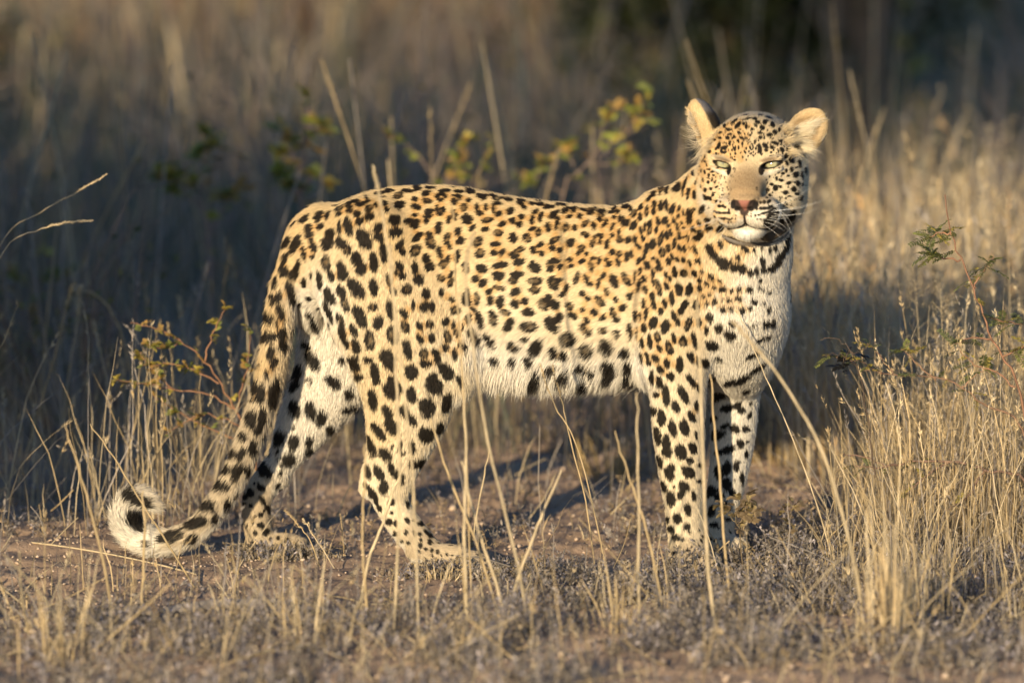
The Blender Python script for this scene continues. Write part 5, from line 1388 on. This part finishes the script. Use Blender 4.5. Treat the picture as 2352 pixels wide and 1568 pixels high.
# low dried herb with curled yellow leaves at the front paw, and airy panicle grasses
def panicle(label, pts, r0, spread, n, seed, col=STRAW, group=None):
    b = G(*pts[0]); rows = [np.array([b[0], b[1], float(ground_z(b[0], b[1])) - .003])] + [P(p[0], p[1], b[1]) for p in pts[1:]]
    path = curve(rows, 6); root = empty('panicle_grass', tuple(rows[0])); tag(root, label, 'grass', group)
    q = np.random.default_rng(seed); t = np.linspace(0, 1, len(path))
    mb = MB(); mb.add(*tube(path, r0 * (1.1 - .7 * t), col, 4)); mb.build('stem', M_GRASS, root, True, rows[0])
    bb = MB(); sb = MB()
    for k in range(n):
        s = q.uniform(.5, 1.0); a = np.array([np.interp(s, t, path[:, j]) for j in range(3)])
        an = q.uniform(0, 6.28); L_ = spread * (1.25 - s) * q.uniform(.5, 1.2) * 1.6
        e = a + np.array([math.cos(an) * L_, math.sin(an) * L_ * .8, L_ * q.uniform(.3, 1.0)])
        mid = (a + e) / 2 + q.normal(size=3) * L_ * .08
        bb.add(*tube([a, mid, e], [.00034, .00028, .0002], col * .95, 3))
        for j in range(4):
            u = q.uniform(.3, 1); c0 = a + (e - a) * u; d = rand_unit(1, q)[0] * L_ * .28 + np.array([0, 0, L_ * .1])
            bb.add(*tube([c0, c0 + d], [.00024, .00016], col * .95, 3))
            sb.add(*leaflets((c0 + d)[None], nrm(d)[None], rand_unit(1, q), q.uniform(.003, .0055), .0013, col * q.uniform(.5, 1.0)))
    bb.build('branches', M_GRASS, root, False, rows[0]); sb.build('seeds', M_GRASS, root, False, rows[0])
pan = [("airy panicle grass before the golden stand, nearest the chest", [(1890, 1150), (1880, 950), (1872, 800), (1868, 720)]),
       ("airy panicle grass above the blackened leaf", [(1975, 1180), (1968, 960), (1960, 800), (1952, 700)]),
       ("airy panicle grass between blackened leaf and acacia", [(2060, 1200), (2050, 980), (2038, 800), (2030, 690)]),
       ("airy panicle grass crossing the middle of the acacia twig", [(2140, 1200), (2125, 960), (2110, 760), (2100, 620)]),
       ("airy panicle grass left of the acacia's red stem", [(2185, 1220), (2178, 980), (2165, 780), (2160, 660)]),
       ("tall airy panicle grass at the upper right edge", [(2330, 1160), (2325, 900), (2318, 650), (2310, 450)]),
       ("airy panicle grass just inside the right edge, lower", [(2290, 1240), (2285, 1050), (2275, 900), (2272, 800)]),
       ("airy panicle grass at far left beside the dark shade", [(78, 1120), (76, 1000), (74, 930), (72, 880)]),
       ("airy panicle grass left of the leopard's tail", [(505, 1150), (480, 1080), (445, 1000), (425, 950)]),
       ("airy panicle grass right of the thorny twigs", [(505, 1000), (505, 880), (512, 780), (525, 700)]),
       ("airy panicle grass at the right of the front paws", [(1870, 1290), (1900, 1200), (1920, 1130), (1930, 1080)])]
for i, (lab, pts) in enumerate(pan):
    panicle(lab, pts, .0010, .055 if i < 7 else .035, 34 if i < 7 else 20, 90 + i, PALE * .95)

# ------------------------------------------------------------------ shrubs
def pinnate_mesh(name, L_, pairs, lw, seed, col):
    q = np.random.default_rng(seed); mb = MB()
    x = np.linspace(0, 1, 7)[:, None]
    path = np.concatenate([x * L_, 0 * x, -.25 * L_ * x ** 2], 1)
    mb.add(*tube(path, .0004, np.asarray(col) * .8, 3))
    s = np.linspace(.12, 1, pairs)
    for sd in (-1, 1):
        c = np.stack([s * L_, 0 * s, -.25 * L_ * s ** 2], 1)
        d = np.stack([.45 + 0 * s, sd * (1.0 + 0 * s), -.25 + q.normal(size=pairs) * .2], 1); d /= np.linalg.norm(d, axis=1, keepdims=True)
        nn = np.tile((0, 0, 1.0), (pairs, 1)) + q.normal(size=(pairs, 3)) * .25; nn /= np.linalg.norm(nn, axis=1, keepdims=True)
        mb.add(*leaflets(c, d, nn, lw * np.interp(s, [0, .5, 1], [.7, 1, .6]), lw * .42, np.asarray(col) * q.uniform(.7, 1.25, (pairs, 1))))
    o = mb.build(name, M_LEAF); me = o.data; bpy.data.objects.remove(o); return me
def oval_mesh(name, L_, W_, seed, col, n=5):
    """little spray of oval leaves"""
    q = np.random.default_rng(seed); mb = MB()
    for k in range(n):
        a = q.uniform(-1, 1) * .9; b0 = np.array([k / n * L_ * 1.1, 0, 0])
        d = nrm([math.cos(a), math.sin(a), q.uniform(-.3, .4)]); s = nrm(np.cross(d, (0, 0, 1))); u = np.cross(s, d)
        t = np.array([0, .25, .55, .85, 1]); w = np.array([.05, .8, 1, .6, .03]) * W_ / 2
        mid = b0 + d * (t * L_)[:, None] - u * (t ** 2 * L_ * .15)[:, None]
        v = np.concatenate([mid - s * w[:, None] + u * (w * .3)[:, None], mid, mid + s * w[:, None] + u * (w * .3)[:, None]])
        f = [(i + 5 * j, i + 1 + 5 * j, i + 6 + 5 * j, i + 5 + 5 * j) for j in range(2) for i in range(4)]
        mb.add(v, f, np.asarray(col) * q.uniform(.75, 1.25))
    o = mb.build(name, M_LEAF); me = o.data; bpy.data.objects.remove(o); return me
GREENY = np.array([.16, .17, .045]); YEL = np.array([.44, .35, .075]); ORA = np.array([.44, .28, .085]); OLIVE = np.array([.10, .11, .04])
LEAVES = {'acacia': [pinnate_mesh('leaf', .030, 9, .008, i, c) for i, c in enumerate((GREENY, OLIVE * 1.2, YEL * .8))],
          'yellow': [oval_mesh('leaf', .026, .016, i, c, 6) for i, c in enumerate((YEL, YEL * np.array([.8, 1.05, 1]), ORA, GREENY * 1.5))],
          'dry': [oval_mesh('leaf', .013, .008, 20 + i, c, 5) for i, c in enumerate((np.array([.30, .23, .11]), np.array([.22, .16, .09])))],
          'small': [oval_mesh('leaf', .012, .007, i, c, 5) for i, c in enumerate((YEL * .9, ORA, GREENY * 1.4))],
          'burnt': [pinnate_mesh('leaf', .028, 8, .009, 9, (.012, .011, .011)), oval_mesh('leaf', .02, .012, 4, (.014, .013, .012), 5)]}
def shrub(name, label, cat, branches, y, leafkind, nleaf, seed, rad=.0022, col=(.27, .13, .075), base=None, group=None, scale=1.0, dvar=.05):
    """branches: picture polylines at about depth y, thick end first"""
    q = np.random.default_rng(seed)
    b = P(*base, y) if base is not None else P(branches[0][0][0], branches[0][0][1], y)
    b = np.array([b[0], y, float(ground_z(b[0], y))])
    root = empty(name, tuple(b)); tag(root, label, cat, group)
    paths = []
    for i, br in enumerate(branches):
        yy = y + (q.uniform(-dvar, dvar) if i else 0)
        rows = [P(p[0], p[1], y + (yy - y) * k / max(len(br) - 1, 1)) for k, p in enumerate(br)]
        if i == 0 and base is not None: rows = [b] + rows
        path = curve(rows, 5); t = np.linspace(0, 1, len(path))
        path += q.normal(size=path.shape) * .0015
        r = rad * (1.0 if i == 0 else .7) * (1.15 - .75 * t)
        mb = MB(); mb.add(*tube(path, r, np.asarray(col) * q.uniform(.8, 1.15), 6))
        mb.build('stem' if i == 0 else 'branch', M_TWIG, root, True, b)
        paths.append(path)
    for k in range(nleaf):
        path = paths[q.integers(0, len(paths))]
        i = int(len(path) * q.uniform(.12 if base is None else .35, .999)); a = path[i]
        me = LEAVES[leafkind][q.integers(0, len(LEAVES[leafkind]))]
        o = bpy.data.objects.new('leaf', me); COL.objects.link(o); o.parent = root
        o.location = a - b
        o.rotation_euler = (q.uniform(-.7, .7), q.uniform(-.9, .5), q.uniform(0, 6.28)); s = scale * q.uniform(.7, 1.25); o.scale = (s, s, s)
    return root

shrub('acacia_sapling', 'young acacia with red stem and feathery leaves at the right edge', 'sapling',
      [[(2345, 905), (2290, 800), (2250, 700), (2212, 610), (2184, 530), (2168, 448)], [(2205, 600), (2160, 590), (2130, 580)], [(2235, 660), (2262, 620), (2280, 590)],
       [(2262, 725), (2300, 735), (2350, 745)], [(2280, 780), (2235, 775), (2195, 790)], [(2330, 890), (2280, 850), (2240, 840), (2200, 800)], [(2190, 540), (2160, 535), (2135, 545)], [(2300, 820), (2340, 800), (2360, 790)]],
      -.02, 'acacia', 84, 201, .0024, (.24, .13, .08), base=(2400, 1230), dvar=.05, scale=1.2)
shrub('thorn_branch', 'low thorny branch with feathery leaves reaching left over the straw', 'branch',
      [[(2345, 985), (2260, 930), (2190, 878), (2110, 862), (2030, 858), (1985, 848)], [(2150, 872), (2100, 830), (2070, 800)], [(2030, 858), (1985, 835), (1940, 822), (1905, 815)], [(2210, 890), (2240, 860), (2270, 850)], [(2050, 855), (2020, 815), (1990, 790)]],
      .02, 'acacia', 40, 202, .0020, (.25, .15, .095), base=(2420, 1240), dvar=.03)
shrub('thorn_branch', 'lower thorny branch crossing the straw at knee height on the right', 'branch',
      [[(2352, 1105), (2280, 1085), (2200, 1062), (2120, 1058), (2050, 1068), (1990, 1052), (1935, 1042)], [(2180, 1060), (2120, 1100), (2060, 1150)], [(2060, 1068), (2010, 1075), (1960, 1068)], [(2260, 1080), (2230, 1130), (2180, 1170)]],
      .06, 'acacia', 18, 203, .0026, (.19, .12, .085), base=(2420, 1235), dvar=.04)
shrub('burnt_twig', 'shrivelled black leaves on a bent twig right of the chest', 'twig',
      [[(2010, 1100), (1995, 980), (1975, 860), (1955, 810), (1920, 778), (1885, 782)], [(1950, 805), (1935, 830), (1940, 850)], [(1965, 840), (1930, 815), (1890, 815)], [(1955, 812), (1990, 800), (2000, 775)]],
      -.12, 'burnt', 11, 204, .0014, (.10, .07, .05), dvar=.02, scale=.8)
shrub('thorny_twigs', 'thorny reddish twigs with tiny orange and yellow leaves left of the tail', 'shrub',
      [[(585, 1045), (560, 980), (520, 900), (470, 830), (410, 780), (350, 752), (295, 742)], [(540, 940), (480, 905), (400, 895), (330, 880), (262, 872)], [(585, 1045), (540, 1010), (470, 980), (400, 940), (345, 905)], [(500, 880), (450, 850), (390, 835), (320, 840)],
       [(470, 830), (480, 790), (500, 745), (515, 705)], [(545, 950), (555, 890), (570, 820), (575, 760)], [(400, 895), (360, 860), (320, 810)], [(410, 780), (385, 800), (340, 792)], [(560, 985), (510, 960), (450, 955), (380, 1000)]],
      .42, 'small', 150, 205, .0022, (.28, .15, .085), base=(610, 1080), scale=.9)
shrub('yellow_shrub', 'blurred shrub with yellow leaves just above the hips', 'shrub',
      [[(1040, 470), (1005, 410), (965, 365), (925, 325), (880, 305)], [(1010, 415), (1040, 390), (1065, 350), (1080, 320)], [(1040, 440), (1060, 400), (1062, 370), (1055, 335)], [(1060, 470), (1095, 400), (1120, 350), (1135, 318)]],
      2.0, 'yellow', 44, 206, .0020, (.24, .17, .125), base=(1050, 640), scale=.62)
shrub('yellow_shrub', 'blurred shrub with yellow leaves between mid-back and neck', 'shrub',
      [[(1290, 470), (1330, 400), (1380, 340), (1440, 305), (1500, 268)], [(1330, 400), (1300, 350), (1290, 330)], [(1375, 345), (1385, 290), (1410, 240)], [(1440, 305), (1460, 270), (1490, 215)], [(1300, 450), (1230, 410), (1185, 400)], [(1350, 380), (1420, 370), (1450, 350)], [(1230, 430), (1245, 380), (1250, 370)]],
      2.0, 'yellow', 80, 207, .0020, (.24, .17, .125), base=(1270, 640), scale=.62)
shrub('yellow_shrub', 'soft blurred yellow-leaved stem behind the leopard\'s rump', 'shrub',
      [[(692, 540), (690, 420), (700, 330), (712, 230)], [(692, 400), (660, 330), (640, 300)], [(692, 440), (725, 400), (745, 420)], [(700, 330), (730, 300), (745, 280)], [(690, 450), (660, 420), (640, 400)]],
      2.0, 'yellow', 50, 208, .0036, (.30, .20, .16), base=(690, 690), scale=.95)
shrub('yellow_shrub', 'soft blurred yellow-leaved shrub left of the rump', 'shrub',
      [[(480, 560), (460, 470), (430, 400), (400, 340)], [(465, 480), (420, 440), (380, 400)], [(460, 440), (500, 380), (540, 345)], [(440, 420), (470, 360), (480, 310)], [(480, 540), (520, 470), (545, 440)]],
      2.2, 'yellow', 50, 209, .0030, (.30, .20, .16), base=(490, 700), scale=.95)
shrub('yellow_shrub', 'dark-stemmed yellow leafy shrub at the left edge in shade', 'shrub',
      [[(60, 900), (70, 760), (90, 660), (120, 590)], [(70, 760), (40, 680), (30, 620)], [(80, 700), (140, 640), (180, 600)], [(65, 820), (120, 760), (160, 740)], [(62, 860), (20, 800), (-10, 760)]],
      2.2, 'yellow', 34, 210, .0040, (.22, .15, .10), base=(60, 980), scale=.9)
# dried herb at the front paw
shrub('dried_herb', 'dried herb with curled yellow-brown leaves right of the front paws', 'herb',
      [[(1700, 1230), (1690, 1190), (1705, 1150)], [(1690, 1200), (1670, 1170), (1665, 1155)], [(1700, 1215), (1730, 1180), (1745, 1160)], [(1695, 1205), (1712, 1175), (1720, 1140)]],
      -.10, 'dry', 40, 211, .0012, (.20, .15, .09), base=(1705, 1290), scale=1.0, dvar=.03)
shrub('dried_herb', 'small dark dried herb standing apart right of the first', 'herb',
      [[(1812, 1230), (1815, 1180), (1818, 1150)], [(1813, 1190), (1800, 1165), (1795, 1150)], [(1814, 1180), (1830, 1160), (1836, 1148)]],
      -.06, 'dry', 16, 212, .0011, (.14, .11, .08), base=(1812, 1285), scale=.8, dvar=.02)

# ------------------------------------------------------------------ trees and bushes
def tree(name, label, cat, x, y, h, rx, ry, nleaf, seed, leaf=.05, cols=(OLIVE, OLIVE * .7, GREENY * .8), low=.08, trunk=.05, group=None):
    q = np.random.default_rng(seed)
    z0 = float(ground_z(x, y)); root = empty(name, (x, y, z0)); tag(root, label, cat, group)
    o0 = np.array([x, y, z0])
    mb = MB()
    nst = 5
    tips = []
    for k in range(nst):
        an = k * 6.28 / nst + q.uniform(-.4, .4)
        e = o0 + np.array([math.cos(an) * rx * .55, math.sin(an) * ry * .55, h * q.uniform(.55, .85)])
        m1 = o0 + (e - o0) * .4 + np.array([q.normal() * .05, q.normal() * .05, h * .08])
        path = curve([o0 - (0, 0, .03), m1, e], 5); mb.add(*tube(path, trunk * np.linspace(1, .25, len(path)), (.12, .09, .065), 6))
        for j in range(5):
            a = path[int(len(path) * q.uniform(.35, .95))]; d = rand_unit(1, q)[0] * np.array([rx, ry, h * .3]) * .6 + np.array([0, 0, h * .05])
            mb.add(*tube(curve([a, a + d * .5 + q.normal(size=3) * .03, a + d], 3), np.linspace(trunk * .3, trunk * .06, 7), (.12, .09, .065), 4)); tips.append(a + d)
    mb.build('trunk', M_TWIG, root, True, o0)
    ncl = max(24, nleaf // 90)
    u = rand_unit(ncl, q) * (q.random((ncl, 1)) ** .45)
    cen = np.stack([x + u[:, 0] * rx, y + u[:, 1] * ry, z0 + h * (low + 1) / 2 + u[:, 2] * h * (1 - low) / 2], 1)
    ci = q.integers(0, ncl, nleaf)
    c = cen[ci] + q.normal(size=(nleaf, 3)) * np.array([rx, ry, h * .5]) * .13
    c[:, 2] = np.maximum(c[:, 2], z0 + .02)
    d = rand_unit(nleaf, q)
    col = np.array(cols)[q.integers(0, len(cols), nleaf)] * q.uniform(.6, 1.3, (nleaf, 1))
    lb = MB(); lb.add(*leaflets(c, d, rand_unit(nleaf, q), leaf * q.uniform(.6, 1.3, nleaf), leaf * .55, col))
    lb.build('crown', M_LEAF, root, False, o0)
    return root
# dry twiggy bushes in the middle distance
def brush(label, x, y, h, w, n, seed, leaf=60, cols=(OLIVE, YEL * .6)):
    q = np.random.default_rng(seed); z0 = float(ground_z(x, y)); o0 = np.array([x, y, z0])
    root = empty('dry_bush', tuple(o0)); tag(root, label, 'bush')
    mb = MB(); tips = []
    for k in range(n):
        an = q.uniform(0, 6.28); r = w * np.sqrt(q.random()); e = o0 + np.array([math.cos(an) * r, math.sin(an) * r, h * q.uniform(.45, 1.0)])
        b0 = o0 + np.array([math.cos(an), math.sin(an), 0]) * r * .25
        path = curve([b0, b0 + (e - b0) * .5 + q.normal(size=3) * w * .14, e], 4)
        mb.add(*tube(path, .004 * np.linspace(1.1, .4, len(path)), (np.array([.27, .20, .155]) if q.random() < .6 else GREY) * q.uniform(.7, 1.2), 4))
        for j in range(3):
            a = path[q.integers(3, len(path))]; d = rand_unit(1, q)[0] * w * .4; d[2] = abs(d[2])
            mb.add(*tube([a, a + d * .5 + q.normal(size=3) * .01, a + d], [.0018, .0014, .001], np.array([.26, .19, .15]) * q.uniform(.7, 1.2), 3)); tips.append(a + d * q.uniform(.3, 1))
    mb.build('twigs', M_TWIG, root, True, o0)
    if leaf:
        tp = np.array(tips)[q.integers(0, len(tips), leaf)] + q.normal(size=(leaf, 3)) * .01
        lb = MB(); lb.add(*leaflets(tp, rand_unit(leaf, q), rand_unit(leaf, q), q.uniform(.015, .03, leaf), .012, np.array(cols)[q.integers(0, len(cols), leaf)] * q.uniform(.7, 1.2, (leaf, 1))))
        lb.build('leaves', M_LEAF, root, False, o0)
for i, (x, y, h, w, n, lf, lab) in enumerate((
    (-.88, 1.7, .55, .30, 26, 90, 'leggy dry bush in shade at the left, nearest the tail'), (-.40, 2.6, .62, .35, 26, 60, 'dry bush blurred just above the rump'),
    (-1.15, 3.2, .65, .40, 30, 120, 'leafy dry bush blurred at the left edge'), (.15, 3.4, .50, .40, 26, 60, 'dry bush blurred above the middle of the back'),
    (.62, 3.9, .52, .38, 26, 40, 'dry bush blurred behind the leopard\'s nape'), (-.75, 4.6, .72, .45, 30, 90, 'dry bush blurred in the upper left'),
    (1.25, 4.4, .55, .40, 28, 50, 'dry bush blurred right of the ears'), (-1.6, 5.8, .75, .5, 30, 160, 'dark-leaved dry bush blurred near the top left corner'),
    (.05, 5.6, .62, .45, 28, 60, 'dry bush blurred at the top, above mid-back'), (1.55, 6.2, .65, .5, 28, 60, 'dry bush blurred near the top right corner'),
    (-.45, 6.8, .7, .5, 28, 50, 'pale dry bush blurred at the top left of centre'))):
    brush(lab, x, y, h, w, n, 400 + i, lf)
# evergreen bush seen dark behind the head, and its neighbours
tree('evergreen_bush', 'dark evergreen bush blurred behind the leopard\'s head', 'bush', .66, 7.4, 1.5, .66, .6, 9000, 301, .06, (OLIVE * .6, OLIVE * .4, GREENY * .5))  # leaf greens lowered so part of the bush's shade is in the colour
tree('evergreen_bush', 'dark bush blurred at the top centre, left of the head', 'bush', -.05, 11.5, 1.7, .7, .6, 5000, 302, .06, (OLIVE, np.array([.17, .13, .07]), np.array([.13, .10, .055])))
tree('evergreen_bush', 'small yellow-green bush blurred at top right of the head', 'bush', .98, 7.0, 1.62, .18, .3, 500, 303, .06, (GREENY, YEL * .6))
tree('evergreen_bush', 'small dark leafy bush blurred at the top left corner', 'bush', -1.55, 6.5, 1.2, .25, .3, 900, 304, .05)
tree('evergreen_bush', 'brown dry bush blurred at top left of centre', 'bush', -.75, 12.2, 1.3, .7, .5, 3600, 305, .06, (np.array([.30, .20, .10]), np.array([.24, .18, .10]), OLIVE))
# unseen bushes added left of the picture to throw shade across the left background
for i, (x, y, h, r, n, lab) in enumerate(((-1.72, -1.00, 1.35, .34, 3600, 'small unseen bush added for shade beyond the left edge, nearest the viewer'), (-1.85, -.10, 1.75, .52, 6500, 'unseen bush added for shade beyond the left edge, level with the leopard'),
                                          (-2.55, .80, 1.6, .70, 6000, 'broad unseen bush added for shade beyond the left edge, third in the row'), (-3.6, 2.2, 1.7, 1.0, 7000, 'largest unseen bush added for shade beyond the left edge, farthest in the row'))):
    tree('shade_bush', lab, 'bush', x, y, h, r, r, n, 310 + i, .075)
# unseen tree added behind the viewer: sun enters below, its crown shades the background
SL = math.tan(SUN_EL) / 1.0
def crown_tree(label, dist, across, edge, thick, rad, n, seed):
    q = np.random.default_rng(seed)
    x = -math.sin(SUN_AZ) * dist + math.cos(SUN_AZ) * across; y = -math.cos(SUN_AZ) * dist - math.sin(SUN_AZ) * across
    z0 = float(ground_z(x, y)); o0 = np.array([x, y, z0]); base = edge + (dist + rad * .9) * SL
    root = empty('shade_tree', tuple(o0)); tag(root, label, 'tree')
    mb = MB()
    top = o0 + np.array([0, 0, base * .62])
    mb.add(*tube(curve([o0 - (0, 0, .1), o0 + (.05, .1, base * .3), top], 5), np.linspace(.20, .14, 11), (.12, .09, .065), 8))
    for k in range(9):
        an = k * .7 + q.uniform(-.2, .2); r = rad * q.uniform(.5, .85)
        e = o0 + np.array([math.cos(an) * r, math.sin(an) * r, base + thick * q.uniform(.2, .6)])
        mb.add(*tube(curve([top, top + (e - top) * .5 + (0, 0, .15), e], 5), np.linspace(.09, .02, 11), (.12, .09, .065), 6))
    mb.build('trunk', M_TWIG, root, True, o0)
    ncl = n // 60
    an = q.uniform(0, 6.28, ncl); rr = rad * np.sqrt(q.random(ncl))
    dome = np.sqrt(np.maximum(1 - (rr / rad) ** 2, .05))
    cz = base + .18 + q.random(ncl) * thick * dome
    cen = np.stack([x + np.cos(an) * rr, y + np.sin(an) * rr, z0 + cz], 1)
    ci = q.integers(0, ncl, n)
    c = cen[ci] + q.normal(size=(n, 3)) * np.array([.22, .22, .09])
    col = np.array((OLIVE, OLIVE * .8, GREENY * .8))[q.integers(0, 3, n)] * q.uniform(.6, 1.3, (n, 1))
    lb = MB(); lb.add(*leaflets(c, rand_unit(n, q), rand_unit(n, q), .16 * q.uniform(.6, 1.3, n), .09, col))
    lb.build('crown', M_LEAF, root, False, o0)
crown_tree('unseen flat-crowned tree added far behind the viewer to shade the background', 24.0, 2.6, .96, 1.6, 5.8, 36000, 330)
print('vegetation', time.time() - T0)
